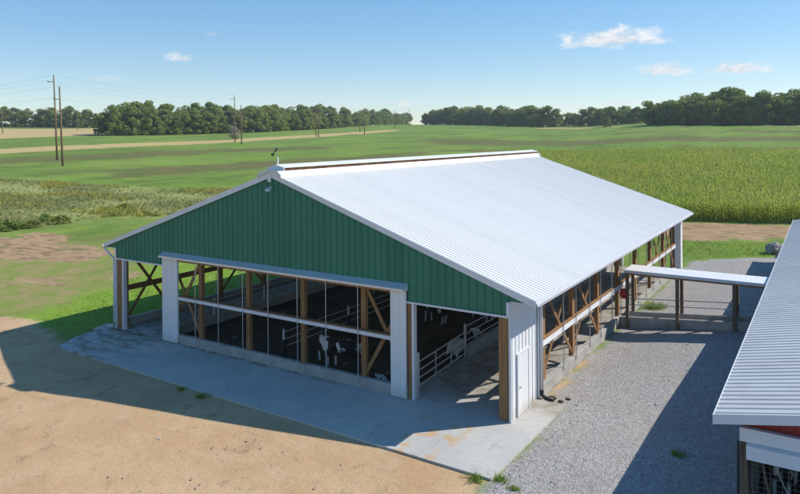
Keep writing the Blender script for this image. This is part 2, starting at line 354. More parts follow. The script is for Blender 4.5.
# ------------------------------------------------------------------ the barn
W, L, XM = 20.6, 28.2, 10.3
ZR = 7.86; EL, ER = -.86, 21.58; SR = (ZR-4.06)/(ER-XM); SL = (ZR-4.10)/(XM-EL)
def roofz(x): return ZR-(SR*(x-XM) if x > XM else SL*(XM-x))
barn = empty('dairy_barn', (XM, 14.1, 0), 'large open sided cattle barn with white ribbed roof and green gable', 'barn')
def rib_profile(a, b, per=.229, w=.055, h=.022):
    out = []; s = a; out.append((a, 0))
    while s+per < b:
        c = s+per/2; out += [(c-w, 0), (c-w*.4, h), (c+w*.4, h), (c+w, 0)]; s += per
    out.append((b, 0)); return out
def ribbed_roof(parent, xe, xr, zfun, y0, y1, mat, nsub=3, per=.229, h=.024):
    pr = rib_profile(y0, y1, per, .045, h); vs = []; fs = []; m = MB()
    xs = [xe+(xr-xe)*i/nsub for i in range(nsub+1)]
    for x in xs: vs += [(x, y, zfun(x)+z) for y, z in pr]
    n = len(pr)
    for i in range(nsub): fs += [(i*n+k, i*n+k+1, (i+1)*n+k+1, (i+1)*n+k) for k in range(n-1)]
    m.add(vs, fs)
    o = m.build('roof', mat, parent)
    u = MB(); z0, z1 = zfun(xe), zfun(xr); u.prism([(xe, z0-.004), (xr, z1-.004), (xr, z1-.06), (xe, z0-.06)], 'y', y0+.002, y1-.002).build('roof_deck', 'trim', parent)
    return o
OF = .1
ribbed_roof(barn, ER, XM, roofz, -OF, L+OF, 'roof'); ribbed_roof(barn, EL, XM, roofz, -OF, L+OF, 'roof')
# rake trim and soffits
for y0, y1 in ((-OF-.025, -OF-.003), (L+OF+.003, L+OF+.025)):
    for x0, x1 in ((EL, XM), (XM, ER)):
        a, b = roofz(x0+.001 if x0 == EL else x0+.0), roofz(x1)
        MB().prism([(x0, a+.03), (x1, b+.03), (x1, b-.2), (x0, a-.16)], 'y', y0, y1).build('rake_trim', 'trim', barn)
for y0, y1 in ((-OF, .0), (L, L+OF)):
    for x0, x1 in ((EL, XM), (XM, ER)): MB().prism([(x0, roofz(x0)-.066), (x1, roofz(x1)-.066), (x1, roofz(x1)-.1), (x0, roofz(x0)-.1)], 'y', y0, y1).build('soffit', 'trim', barn)
for xw, xe in ((-.03, EL), (W+.03, ER)):
    bx('soffit', 'trim', barn, min(xw, xe), max(xw, xe), .0, L, 3.93, 3.955)
    bx('eave_trim', 'lumber', barn, xe-.02, xe+.02, -.09, L+.09, 3.96, roofz(xe)-.075)
    s = 1 if xe > 0 else -1
    g = MB().prism([(xe+s*.025, 4.03), (xe+s*.025, 3.93), (xe+s*.10, 3.93), (xe+s*.14, 4.035), (xe+s*.125, 4.035), (xe+s*.09, 3.945), (xe+s*.04, 3.945), (xe+s*.04, 4.03)], 'y', -.1, L+.1).build('gutter', 'trim', barn)
def downspout(pts): MB().tube(pts, .05, 8).build('downspout', 'trim', barn, smooth=True)
downspout([(EL-.02, -.05, 3.95), (EL+.05, -.05, 3.8), (-.17, -.05, 3.45), (-.14, -.05, 3.3), (-.14, -.05, .35), (-.2, -.1, .2), (-.35, -.3, .14)])
d_ = MB().tube([(ER+.0, 2.46, 3.95), (ER-.1, 2.46, 3.85), (W+.22, 2.46, 3.62), (W+.17, 2.46, 3.5), (W+.17, 2.46, .3)], .055, 8).build('downspout', 'trim', barn, smooth=True)
MB().tube([(W+.17, 2.46, .34), (W+.17, 2.46, .18), (W+.28, 2.46, .09), (W+.6, 2.42, .075)], .075, 8).build('outlet', 'rubber', d_, smooth=True)
# green gables
def gable(y, s, zb):
    pr = rib_profile(-.02, W+.02, .293, .03, .034); top = []; vs = []; fs = []
    xs = sorted(set([p[0] for p in pr]+[XM, 3.56, 3.561, 16.79, 16.791])); hz = dict(pr)
    import bisect
    px_ = [p[0] for p in pr]
    def hh(x):
        i = min(max(bisect.bisect_right(px_, x)-1, 0), len(pr)-2); (a, u), (b, v) = pr[i], pr[i+1]
        return u+(v-u)*(x-a)/(b-a+1e-9)
    for x in xs:
        yy = y+s*(.02+hh(x)); vs += [(x, yy, zb(x)), (x, yy, roofz(x)-.09)]
    fs = [(2*i, 2*i+2, 2*i+3, 2*i+1) for i in range(len(xs)-1)]
    n = len(vs); m = MB(); m.add(vs, fs)
    # back of the wall
    m.add([(x, y-s*.05, z) for x, z in ((0, 3.5), (3.56, 3.5), (3.56, 3.9), (16.79, 3.9), (16.79, 3.5), (W, 3.5), (W, roofz(W)-.1), (XM, ZR-.1), (0, roofz(0)-.1))], [(0, 1, 2, 3, 4, 5, 6, 7, 8)])
    for a, b in ((W+.02, ER-.03), (EL+.03, -.02)): m.add([(a, y-s*.01, 3.955), (b, y-s*.01, 3.955), (b, y-s*.01, roofz(b)-.066), (a, y-s*.01, roofz(a)-.066)], [(0, 1, 2, 3)])
    return m.build('gable_wall', 'green', barn)
zb = lambda x: 3.49 if (x < 3.5605 or x > 16.7905) else 3.86
gw = gable(0, -1, zb); gable(L, 1, zb)
for y0, y1 in ((-.075, -.035), (L+.035, L+.075)):
    for x0, x1 in ((-.03, 3.6), (16.76, W+.03)): bx('header_trim', 'trim', barn, x0, x1, y0, y1, 3.42, 3.488)
    bx('corner_trim', 'trim', barn, W-.05, W+.04, y0, y1, 3.49, 3.93); bx('corner_trim', 'trim', barn, -.04, .05, y0, y1, 3.49, 3.93)
    for x0, x1 in ((0, 3.6), (16.8, W)): bx('header_beam', 'lumber', barn, x0, x1, .04 if y0 < 0 else L-.1, .1 if y0 < 0 else L-.04, 3.44, 3.85)
# gable light
lt = MB().box(XM-.07, XM+.07, -.06, -.04, 7.13, 7.30).build('gable_lamp', 'trim', barn)
MB().prism([(-.06, 7.18), (-.1, 7.26), (-.18, 7.27), (-.25, 7.21), (-.27, 7.13), (-.1, 7.12)], 'x', XM-.13, XM+.13).build('lamp_housing', 'galv', lt)
MB().prism([(-.061, 7.27), (-.061, 7.31), (-.1, 7.31), (-.12, 7.27)], 'x', XM-.05, XM+.05).build('bracket', 'trim', lt)
# ridge vent
rv = MB()
for s in (-1, 1):
    for (a, za), (b, zb_) in (((.62, .03), (.46, .20)),):
        p = [(XM+s*a, roofz(XM+s*a)+za), (XM+s*b, ZR+.075), (XM+s*b, ZR+.03), (XM+s*(a-.03), roofz(XM+s*a)-.01)]
        rv.prism(p, 'y', -OF-.02, L+OF+.02)
vent = rv.build('ridge_vent', 'roof', barn)
MB().prism([(XM-.46, ZR+.215), (XM, ZR+.33), (XM+.46, ZR+.215), (XM+.46, ZR+.195), (XM, ZR+.31), (XM-.46, ZR+.195)], 'y', .22, L+OF).build('ridge_cap', 'roof', vent)
for q in (-1, 1): bx('vent_board', 'vent_wood', vent, min(XM+q*.38, XM+q*.42), max(XM+q*.38, XM+q*.42),   .28, L+OF-.02, ZR-.12, ZR+.205)
MB().prism([(XM-.64, ZR-.19), (XM-.63, ZR-.06), (XM-.46, ZR+.085), (XM+.46, ZR+.085), (XM+.63, ZR-.06), (XM+.64, ZR-.19), (XM, ZR+.03)], 'y', -OF-.085, -OF-.028).build('end_cap', 'galv', vent)
MB().prism([(XM-.66, ZR-.2), (XM-.62, ZR-.02), (XM-.5, ZR+.10), (XM, ZR+.25), (XM+.5, ZR+.10), (XM+.62, ZR-.02), (XM+.66, ZR-.2), (XM, ZR+.03)], 'y', L+OF+.028, L+OF+.08).build('end_cap', 'white_metal', vent)
MB().prism([(XM-.455, ZR+.06), (XM+.455, ZR+.06), (XM+.455, ZR+.194), (XM, ZR+.309), (XM-.455, ZR+.194)], 'y', .235, .265).build('cap_end', 'white_metal', vent)
bx('deck_strip', 'galv', vent, XM-.46, XM+.46, -OF-.02, .234, ZR+.03, ZR+.082)
bx('peak_trim', 'trim', barn, XM-.09, XM+.09, -OF-.05, -OF-.028, ZR-.36, ZR-.0)
ws = MB().tube([(XM, .36, ZR+.29), (XM, .36, ZR+.62)], .03, 8).build('weather_station', 'white_metal', barn)
MB().tube([(XM, .3, ZR+.6), (XM, .3, ZR+.75), (XM-.16, .35, ZR+.83)], .012, 6).build('mast', 'galv', ws)
MB().tube([(XM-.30, .38, ZR+.72), (XM-.05, .3, ZR+.92)], .02, 6).tube([(XM-.3, .38, ZR+.66), (XM-.3, .38, ZR+.78)], [.05, .07], 8).prism([(XM-.1, ZR+.84), (XM+.02, ZR+.90), (XM+.03, ZR+1.02), (XM-.08, ZR+.95)], 'y', .3, .315).build('wind_vane', 'dark_metal', ws)

# posts, girts, braces, curbs
ZC = .43
def post(x, y, w=.2, d=.26, z0=.05, z1=3.92):
    m = MB()
    for i in range(3):                  # three plies
        o = -w/2+w*i/3; m.box(x+o+.002, x+o+w/3-.002, y-d/2+(.008 if i == 1 else 0), y+d/2-(.008 if i == 1 else 0), z0, z1)
    return m.build('post', 'lumber', barn)
def xbrace(p0, p1, n):                   # two planks crossing in a bay, offset along n
    n = Vector(n)
    for (a, b, o) in ((0, 1, .025), (1, 0, -.025)):
        q0 = Vector((p0[0], p0[1], 3.75))if a == 0 else Vector((p1[0], p1[1], 3.75)); q1 = Vector((p1[0], p1[1], .55)) if a == 0 else Vector((p0[0], p0[1], .55))
        MB().beam(q0+n*o, q1+n*o, .14, .04, up=n).build('brace', 'lumber', barn)
FP = [5.89, 8.8, 11.8, 14.74]
for y, s in ((0, 1), (L, -1)):
    for x in FP: post(x+.05, y+s*.125, .2, .18)
    for x, w_ in ((.25, .48), (20.39, .32)): post(x, y+s*.17, w_, .28)
    for x in (3.9, 16.6): post(x, y+s*.30, .28, .24)
    bx('curb', 'concrete_wall', barn, 3.62, 16.77, min(y-s*.06, y+s*.14), max(y-s*.06, y+s*.14), 0, ZC, bevel=.012)
    g = MB().box(4.66, 16.1, min(y-s*.13, y-s*.02), max(y-s*.13, y-s*.02), 2.03, 2.16).build('girt', 'trim', barn)
    bx('girt', 'lumber', barn, 4.66, 16.1, min(y-s*.09, y+s*.11), max(y-s*.09, y+s*.11), 2.165, 2.20)
    bx('girt', 'lumber', barn, 4.66, 16.1, min(y-s*.13, y-s*.06), max(y-s*.13, y-s*.06), 3.74, 3.80)
    bx('girt', 'trim', barn, 4.66, 16.1, min(y-s*.16, y-s*.04), max(y-s*.16, y-s*.04), 3.815, 3.87)
    for x in FP+[7.34, 10.24, 13.23]:
        MB().tube([(x-.06, y-s*.15, .18), (x-.06, y-s*.15, 3.85)], .016, 6).build('curtain_guide', 'galv', barn)
    xbrace((3.95, y+s*.12), (5.85, y+s*.12), (0, 1, 0)); xbrace((14.85, y+s*.12), (16.75, y+s*.12), (0, 1, 0))
    # curtain hood and corner columns
    a, b = y-s*.03, y-s*.34; M.setdefault('hood', plain('glossy hood steel', (.62, .66, .72), .22, .03, 1., .35))
    hood = MB().prism([(a, 4.10), (b, 3.95), (b, 3.88), (b+s*.02, 3.88), (b+s*.02, 3.935), (a, 4.07)], 'x', 3.56, 16.79).build('curtain_hood', 'hood', barn)
    for x in (3.56, 16.77): MB().prism([(a, 4.06), (b+s*.022, 3.93), (b+s*.022, 3.86), (a, 3.86)], 'x', x+.001, x+.019).build('end_plate', 'white_metal', hood)
    for x0, x1 in ((3.6, 4.64), (16.12, 16.76)):
        pr = rib_profile(x0, x1, .26, .03, .02)
        poly = [(u, y-s*(.15+v)) for u, v in pr]+[(x1, y-s*.062), (x0, y-s*.062)]
        MB().prism(poly, 'z', .07, 3.84).build('corner_column', 'white_metal', barn)
    bx('jamb', 'lumber', barn, 16.79, 16.95, min(y-s*.05, y+s*.14), max(y-s*.05, y+s*.14), .05, 3.42)
    bx('jamb_trim', 'trim', barn, 16.955, 17.05, min(y-s*.06, y+s*.13), max(y-s*.06, y+s*.13), .05, 3.42)
    bx('jamb_trim', 'trim', barn, .505, .61, min(y-s*.06, y+s*.13), max(y-s*.06, y+s*.13), .05, 3.42)
SP = [3.17, 6.5, 9.95, 13.4, 16.95, 20.45, 24.1, 27.45]
for x, s in ((0, 1), (W, -1)):
    for y in SP: post(x+s*.09, y, .17, .26)
    o0 = x-s*.05
    y0 = .6 if x == 0 else 2.72
    bx('curb', 'concrete_wall', barn, min(x-s*.1, x+s*.12), max(x-s*.1, x+s*.12), y0, 27.4, 0, ZC, bevel=.012)
    bx('girt', 'lumber' if x == 0 else 'white_metal', barn, min(x-s*.09, x-s*.02), max(x-s*.09, x-s*.02), y0, 27.4, 1.75, 1.97)
    bx('girt', 'lumber', barn, min(x-s*.10, x+s*.03), max(x-s*.10, x+s*.03), y0, 27.4, 1.975, 2.02)
    bx('header_beam', 'lumber', barn, min(x-s*.02, x+s*.04), max(x-s*.02, x+s*.04), .05, L-.05, 3.66, 3.92)
    for i, y in enumerate(SP[:-1]):
        for yy in ((y-.1, y+1.72) if i else (y+1.72,)):
            MB().tube([(x-s*.13, yy, .3), (x-s*.13, yy, 3.92)], .02, 6).build('curtain_guide', 'galv', barn)
    for a, b in (((.62, 3.0),) if x == 0 else ())+((3.3, 6.4), (6.65, 9.85), (20.6, 24.0), (24.25, 27.35)):
        if x == 0 and a in (3.3,): continue
        xbrace((x+s*.08, a), (x+s*.08, b), (1, 0, 0))
    # metal side panels
    for a, b in (((.02, .56) if x == 0 else (.02, 2.66)), (27.5, L)):
        pr = rib_profile(a, b, .293, .03, .022)
        MB().prism([(x-s*(.03+v), u) for u, v in pr]+[(x, b), (x, a)], 'z', .02, 3.92).build('side_wall', 'white_metal', barn)
        bx('corner_trim', 'trim', barn, min(x-s*.08, x-s*.002), max(x-s*.08, x-s*.002), a-.055 if a < 1 else b+.002, a-.002 if a < 1 else b+.05, .02, 3.92)
bx('corner_trim', 'trim', barn, W+.056, W+.11, 2.36, 2.70, .06, 3.92)
for xx, s in ((0, 1), (W, -1)): bx('corner_column', 'white_metal', barn, min(xx+s*.1, xx-s*.36), max(xx+s*.1, xx-s*.36), 27.62, L+.02, .02, 3.92)
dr = bx('door', 'white_metal', barn, W+.056, W+.085, .56, 1.42, .07, 2.06, bevel=.006)
MB().box(W+.054, W+.1, .49, .555, .07, 2.13).box(W+.054, W+.1, 1.425, 1.49, .07, 2.13).box(W+.054, W+.1, .5555, 1.4245, 2.065, 2.13).build('door_frame', 'trim', dr)
MB().tube([(W+.085, .64, 1.0), (W+.13, .64, 1.0), (W+.14, .64, 1.0)], [.02, .02, .04], 8).build('knob', 'knob', dr)
bx('painted_shade', 'dark_metal', barn, -.026, .04, .34, .6, .06, 3.6)  # dark sheet added as the shade on the left wall's inner face
# fan hung by the side opening and a curtain motor under the eave
fan = empty('barn_fan', (19.0, 5.0, 2.75), 'round dark barn fan hanging inside the right side opening', 'fan')
m = MB()
for r_ in (.2, .34, .46):
    m.tube([(19.0+.09*(-1 if r_ > .4 else 1), 5+r_*math.cos(a), 2.75+r_*math.sin(a)) for a in np.linspace(0, 2*math.pi, 25)], .012, 5, cap=False)
m.build('cage', 'galv', fan)
m = MB(); m.tube([(18.88, 5+.47*math.cos(a), 2.75+.47*math.sin(a)) for a in np.linspace(0, 2*math.pi, 25)], .03, 6, cap=False).build('shroud', 'dark_metal', fan)
m = MB()
for k_ in range(4):
    a = k_*math.pi/2+.4; ca, sa = math.cos(a), math.sin(a)
    m.add([(18.93, 5+.08*ca-.06*sa, 2.75+.08*sa+.06*ca), (19.03, 5+.08*ca+.06*sa, 2.75+.08*sa-.06*ca), (19.05, 5+.42*ca+.1*sa, 2.75+.42*sa-.1*ca), (18.95, 5+.42*ca-.1*sa, 2.75+.42*sa+.1*ca)], [(0, 1, 2, 3)])
m.build('blades', 'dark_metal', fan)
MB().tube([(18.78, 5, 2.75), (19.05, 5, 2.75)], .11, 10).build('motor', 'trim', fan)
MB().tube([(18.9, 5, 3.2), (18.9, 5, 4.9)], .012, 5).build('hanger', 'galv', fan)
MB().prism([(3.2, 3.66), (3.28, 3.58), (3.78, 3.58), (3.9, 3.68), (3.9, 3.82), (3.8, 3.9), (3.28, 3.9), (3.2, 3.82)], 'x', W+.14, W+.4).build('curtain_motor', 'white_metal', barn)

# interior walls, gates and fences
tag(bx('feed_curb', 'concrete_wall', None, 3.42, 3.6, .6, 27.4, .04, .5, bevel=.01), 'low concrete feed curb along the left alley inside the barn', 'curb')
tag(MB().prism([(4.95, .05), (4.95, .42), (5.3, .55), (27.3, .55), (27.3, .05)], 'x', 16.42, 16.62).build('lane_curb', 'concrete_wall'), 'low concrete wall beyond the pipe gate along the barn lane', 'curb')
gate = empty('pipe_gate', (16.95, .3, .05), 'galvanised four rail pipe gate swung into the right barn opening', 'gate')
g0, g1 = Vector((16.86, .4, 0)), Vector((16.6, 4.72, 0))
for z in (.32, .6, .88, 1.18): MB().tube([g0+Vector((0, 0, z)), g1+Vector((0, 0, z))], .024, 6).build('rail', 'galv', gate)
for f in (0, .36, .68, 1.0):
    p = g0.lerp(g1, f); MB().tube([p+Vector((0, 0, .30)), p+Vector((0, 0, 1.2))], .026, 6).build('upright', 'galv', gate)
tag(MB().tube([(16.98, .3, .05), (16.98, .3, 1.62)], .065, 10).build('gate_post', 'galv'), 'short galvanised gate post beside the white jamb trim', 'post')
def pipe_fence(x, ys, zt, nr, label, sleeve=False, z0=.08):
    e = empty('pipe_fence', (x, ys[0], z0), label, 'fence')
    for i, y in enumerate(ys):
        p = MB().tube([(x, y, z0), (x, y, zt+.12)], .055, 8).build('post', 'galv', e)
        if sleeve and i % 1 == 0: MB().tube([(x, y, z0+.02), (x, y, zt-.3)], .09, 8).build('sleeve', 'rubber', p)
    for k_ in range(nr):
        z = zt-.3*k_
        MB().tube([(x, ys[0], z), (x, ys[-1], z)], .021, 6).build('rail', 'galv', e)
    return e
pipe_fence(16.52, [4.85, 9.4, 14, 18.5, 23, 27], 1.35, 3, 'pipe rail fence on the concrete wall behind the gate')
pipe_fence(10.2, [.75, 5.2, 9.7, 14.2, 18.7, 23.2, 27.2], 1.2, 3, 'pipe rail fence with black sleeved posts down the middle of the barn', True)
pipe_fence(3.52, [3, 6.5, 10, 13.5, 17, 20.5, 24, 27], 1.2, 2, 'pipe rail fence standing on the left feed curb', False, .45)
pipe_fence(6.9, [12, 15, 18, 21, 24, 27], 1.3, 4, 'four rail pipe fence toward the back left of the barn')
for x, y, lab in ((7.8, 9.5, 'dark heap of bedding left of the middle fence'), (13.5, 6.2, 'dark heap of bedding behind the lying cows'), (11.6, 6.9, 'low dark heap of bedding right of the middle fence')):
    m = MB(); n = 14; vs = [(x, y, .42)]; fs = []
    for r_ in range(1, 6):
        for k_ in range(n):
            a = 2*math.pi*k_/n; rr = r_/5*(1.3+.25*mnoise.noise(Vector((math.cos(a)*2+x, math.sin(a)*2, 0)))); vs.append((x+rr*math.cos(a)*1.4, y+rr*math.sin(a)*.8, .03+.39*(1-(r_/5)**1.6)+.06*mnoise.noise(Vector((rr*4+x, a*3, 1)))))
    fs = [(0, 1+k_, 1+(k_+1) % n) for k_ in range(n)]
    for r_ in range(4): fs += [(1+r_*n+k_, 1+r_*n+(k_+1) % n, 1+(r_+1)*n+(k_+1) % n, 1+(r_+1)*n+k_) for k_ in range(n)]
    tag(m.add(vs, fs).build('bedding_heap', 'bedding', smooth=True), lab, 'heap')

# ------------------------------------------------------------------ covered walkway
wk = empty('covered_walkway', (24.2, 13.5, .3), 'narrow covered walkway with white roof joining the two barns', 'walkway')
def wkz(y): return 2.80+.03*(y-13)
ribs = rib_profile(21.02, 27.6, .229, .05, .003); m = MB(); n = len(ribs)
m.add([(x, y, wkz(y)+z) for y in (12.86, 14.22) for x, z in ribs], [(k_, k_+1, n+k_+1, n+k_) for k_ in range(n-1)]); m.build('roof', 'roof', wk)
bx('roof_deck', 'lumber', wk, 21.05, 27.55, 12.85, 14.2, 2.58, 2.664); bx('fascia', 'trim', wk, 20.98, 27.6, 12.83, 12.86, 2.665, 2.80); bx('fascia', 'trim', wk, 20.98, 21.01, 12.865, 14.22, 2.665, 2.79)
for x in (21.1, 23.36, 25.74):
    for y in (13.0, 14.12): bx('post', 'old_wood', wk, x-.07, x+.07, y-.07, y+.07, tz(x, y)-.2, 2.579)
for y0, y1, nm in ((13.08, 13.24, .46), (13.9, 14.04, .52)):
    MB().prism([(20.72, -.3), (27.8, .3), (27.8, .62+nm), (20.72, nm)], 'y', y0, y1).build('curb', 'concrete_wall', wk, bevel=.01)
MB().prism([(20.72, -.2), (27.8, .3), (27.8, .78), (20.72, .06)], 'y', 13.245, 13.895).build('floor', 'slab', wk)
for z in (.82, 1.12): MB().tube([(20.8, 14.2, z), (27.7, 14.2, z+.55)], .025, 6).build('rail', 'galv', wk)
bk = empty('red_pail', (20.3, 13.3, 1.5), 'red pail hanging inside the barn by the walkway end', 'pail')
MB().tube([(20.95, 12.93, 1.42), (20.95, 12.93, 1.85)], [.12, .16], 12).build('pail_body', 'bright_red', bk, smooth=True)
MB().tube([(20.82, 12.93, 1.86), (20.88, 12.93, 2.0), (20.95, 12.93, 2.04), (21.02, 12.93, 2.0), (21.08, 12.93, 1.86)], .01, 5).build('handle', 'galv', bk)

# ------------------------------------------------------------------ the older barn on the right
nb = empty('red_cattle_barn', (36, 16, .4), 'older red sided cattle barn with grey white ribbed roof at the right edge', 'barn')
NE, NM, NY0, NY1 = 27.12, 36.0, -3.62, 36.2
def nz(x): return 3.0+.2*(x-NE) if x <= NM else 3.0+.2*(2*NM-NE-x)
ribbed_roof(nb, NE, NM, nz, NY0, NY1, 'old_roof', 2, .30, .021); ribbed_roof(nb, 2*NM-NE, NM, nz, NY0, NY1, 'old_roof', 2, .30, .021)
for x0, x1 in ((NE, NM), (NM, 2*NM-NE)):
    MB().prism([(x0, nz(x0)+.03), (x1, nz(x1)+.03), (x1, nz(x1)-.19), (x0, nz(x0)-.19)], 'y', NY0-.03, NY0-.003).build('rake_trim', 'trim', nb)
bx('eave_trim', 'trim', nb, NE-.025, NE-.002, NY0-.03, NY1, 2.8, 3.015)
NX = 27.62
m = MB(); pr = rib_profile(NX, 44.4, .3, .03, .02)
vs = []
for u, v_ in pr: vs += [(u, -3.12-v_, 2.5), (u, -3.12-v_, nz(u)-.07)]
m.add(vs, [(2*i, 2*i+2, 2*i+3, 2*i+1) for i in range(len(pr)-1)]).build('gable_wall', 'red', nb)
bx('header_band', 'trim', nb, NX-.02, 44.4, -3.3, -3.15, 2.42, 2.72)
MB().prism([(-3.3, 2.415), (-3.42, 2.38), (-3.42, 2.08), (-3.38, 2.08), (-3.30, 2.3)], 'x', NX+.12, 44.4).build('curtain_roll', 'trim', nb)
for x in (NX+.06, 31.2, 34.8, 38.4, 42): bx('post', 'old_wood', nb, x-.08, x+.08, -3.14, -2.98, 0, 2.45)
MB().tube([(NX+.26, -3.33, .0), (NX+.13, -3.33, 2.3)], .025, 6).build('pull_rope', 'rubber', nb)
MB().tube([(NX-.06, -3.3, .0), (NX-.05, -3.3, 2.4)], .03, 6).build('pipe', 'rubber', nb)
bx('curb', 'concrete_wall', nb, NX, 44.3, -3.1, -2.94, -.1, .5)
m = MB()
for i in range(56): m.tube([(NX+.2+i*.12, -3.06, .5), (NX+.2+i*.12, -3.06, 2.42)], .0028, 4, cap=False)
for i in range(16): m.tube([(NX+.15, -3.05, .52+i*.12), (34.5, -3.05, .52+i*.12)], .0028, 4, cap=False)
m.build('wire_mesh', 'galv', nb)
MB().beam((28.3, -2.7, .1), (27.9, -2.7, 2.4), .05, .1, up=(0, 1, 0)).build('brace', 'old_wood', nb)
MB().tube([(28.0, -2.6, 2.3), (28.6, -2.6, .9)], .012, 5).build('cable', 'galv', nb)
bx('side_wall', 'red', nb, NX-.03, NX+.02, -2.9, 35.8, 1.3, 2.86); bx('side_curb', 'concrete_wall', nb, NX-.05, NX+.1, -2.9, 35.8, -.2, 1.29)
bx('back_wall', 'red', nb, NX, 44.4, 35.8, 35.86, 0, 3.0); bx('far_wall', 'red', nb, 44.4, 44.46, -3.1, 35.8, 0, 2.86)
tag(bx('barn_floor', 'bedding', None, NX+.1, 44.3, -2.93, 35.7, -.2, .12), kind='structure')

# ------------------------------------------------------------------ cows
def cowmat(name, seed, lo, hi, legs=True):
    t = NT(name); tc = t.pos(True); mp = t.node('ShaderNodeMapping'); mp.inputs['Location'].default_value = (seed*3.1, seed*1.7, seed); t.ln(tc, mp.inputs['Vector'])
    f = t.noise(1.55, 2, .45, mp.outputs[0]); s = t.node('ShaderNodeSeparateXYZ'); t.ln(tc, s.inputs[0])
    leg = t.ramp(s.outputs['Z'], .62, .38); patch = t.ramp(f, lo, hi)
    w = t.math('MAXIMUM', leg, patch) if legs else patch
    t.col(t.mix(w, (.018, .016, .015), (.62, .59, .55))); t.b.inputs['Roughness'].default_value = .75; return t.m
COWM = [cowmat('cow hide mostly black', 1.3, .54, .56), cowmat('cow hide mostly white', 2.2, .40, .42), cowmat('cow hide even', 4.4, .54, .55), cowmat('lying hide black', 1.3, .53, .54, False), cowmat('lying hide white', 2.2, .34, .35, False), cowmat('lying hide even', 5.4, .51, .52, False)]
def skin_mesh(name, verts, edges, radii, sub=2):
    me = bpy.data.meshes.new(name); me.from_pydata(verts, edges, []); o = bpy.data.objects.new(name, me); C.objects.link(o)
    s = o.modifiers.new('s', 'SKIN'); s.use_smooth_shade = True
    for v, r in zip(me.skin_vertices[0].data, radii): v.radius = r if isinstance(r, tuple) else (r, r)
    me.skin_vertices[0].data[0].use_root = True
    u = o.modifiers.new('u', 'SUBSURF'); u.levels = u.render_levels = sub
    dg = bpy.context.evaluated_depsgraph_get(); out = bpy.data.meshes.new_from_object(o.evaluated_get(dg))
    bpy.data.objects.remove(o); bpy.data.meshes.remove(me); out.name = name; return out
def chain(lst):
    V, E_, Rr = [], [], []
    idx = {}
    for ch in lst:
        prev = None
        for key, p, r in ch:
            if key not in idx: idx[key] = len(V); V.append(p); Rr.append(r)
            if prev is not None and (prev, idx[key]) not in E_: E_.append((prev, idx[key]))
            prev = idx[key]
    return V, E_, Rr
def cow_mesh(pose, name):               # head toward +x
    b = 0 if pose == 'stand' else -.68
    T = [('hip', (-.62, 0, 1.12+b), (.26, .25)), ('mid', (-.1, 0, 1.02+b), (.34, .36)), ('chest', (.42, 0, 1.05+b), (.26, .33)), ('neck', (.74, 0, 1.2+b), (.15, .2)), ('poll', (1.02, 0, 1.38+b), (.12, .13)), ('face', (1.22, 0, 1.22+b), (.09, .1)), ('muzzle', (1.38, 0, 1.06+b), (.075, .075))]
    ch = [T, [('hip', 0, 0), ('rump', (-.88, 0, 1.16+b), (.16, .15)), ('tail1', (-1.0, 0, 1.0+b), .03), ('tail2', (-1.03, 0, max(.7+b, .15)), .022), ('tail3', (-1.02, .02, max(.5+b, .06)), .04)]]
    ch[1][0] = T[0]
    for s in (-1, 1):
        if pose == 'stand':
            ch.append([T[2], ('fs%d' % s, (.44, s*.19, .82), .11), ('fk%d' % s, (.43+.05*s, s*.19, .46), .062), ('ff%d' % s, (.42+.07*s, s*.19, .12), .05), ('fh%d' % s, (.45+.07*s, s*.19, .03), .06)])
            ch.append([T[0], ('hs%d' % s, (-.60, s*.2, .82), .14), ('hk%d' % s, (-.78-.04*s, s*.2, .52), .07), ('hf%d' % s, (-.70-.04*s, s*.2, .14), .05), ('hh%d' % s, (-.67-.04*s, s*.2, .03), .06)])
        else:
            ch.append([T[2], ('fs%d' % s, (.5, s*.26, .2), .11), ('fk%d' % s, (.78, s*.28, .1), .06), ('fh%d' % s, (.52, s*.34, .06), .05)])
            ch.append([T[0], ('hs%d' % s, (-.5, s*.32, .24), .15), ('hk%d' % s, (-.15, s*.42, .12), .08), ('hh%d' % s, (-.5, s*.46, .07), .05)])
    return skin_mesh(name, *chain(ch))
CM = {p: cow_mesh(p, 'cow_'+p) for p in ('stand', 'lie')}
def cow(pose, mi, x, y, z, rz, sc, label):
    me = CM[pose].copy(); me.materials.clear(); me.materials.append(COWM[mi+(3 if pose == 'lie' else 0)])
    o = bpy.data.objects.new('cow', me); C.objects.link(o); o.location = (x, y, z); o.rotation_euler = (0, 0, rz); o.scale = (sc,)*3
    tag(o, label, 'cow', 'cattle kept inside the barns')
    b = 0 if pose == 'stand' else -.68
    for s in (-1, 1):
        e = MB().add([(1.0, s*.11, 1.44+b), (.95, s*.19, 1.46+b), (.97, s*.30, 1.40+b), (1.02, s*.2, 1.37+b), (1.04, s*.2, 1.42+b)], [(0, 1, 4), (1, 2, 4), (2, 3, 4), (3, 0, 4), (0, 3, 2, 1)]).build('ear', COWM[0])
        e.parent = o
    return o
cow('stand', 2, 12.2, 1.2, .1, math.radians(-28), .8, 'black and white cow standing close behind the front curb')
cow('lie', 2, 12.15, 2.7, .1, math.radians(-20), .85, 'black and white cow lying behind the standing front cow')
cow('lie', 1, 16.0, 5.0, .12, math.radians(-80), .8, 'mostly white cow lying just behind the pipe gate')
cow('stand', 0, 12.9, 8.6, .1, math.radians(170), .85, 'white legged cow standing deep in the barn above the dark heap')
cow('lie', 0, 15.7, 7.4, .1, math.radians(-75), .75, 'dark cow lying behind the gate post and concrete wall')
cow('stand', 0, 14.6, 10.4, .1, math.radians(150), .95, 'mostly black cow standing farthest back on the right')
cow('lie', 0, 15.35, .7, .1, math.radians(200), .42, 'small black calf lying behind the curb near the right column')
cow('stand', 2, 28.3, -.4, .12, math.radians(-95), .9, 'black and white cow behind the wire of the red barn')

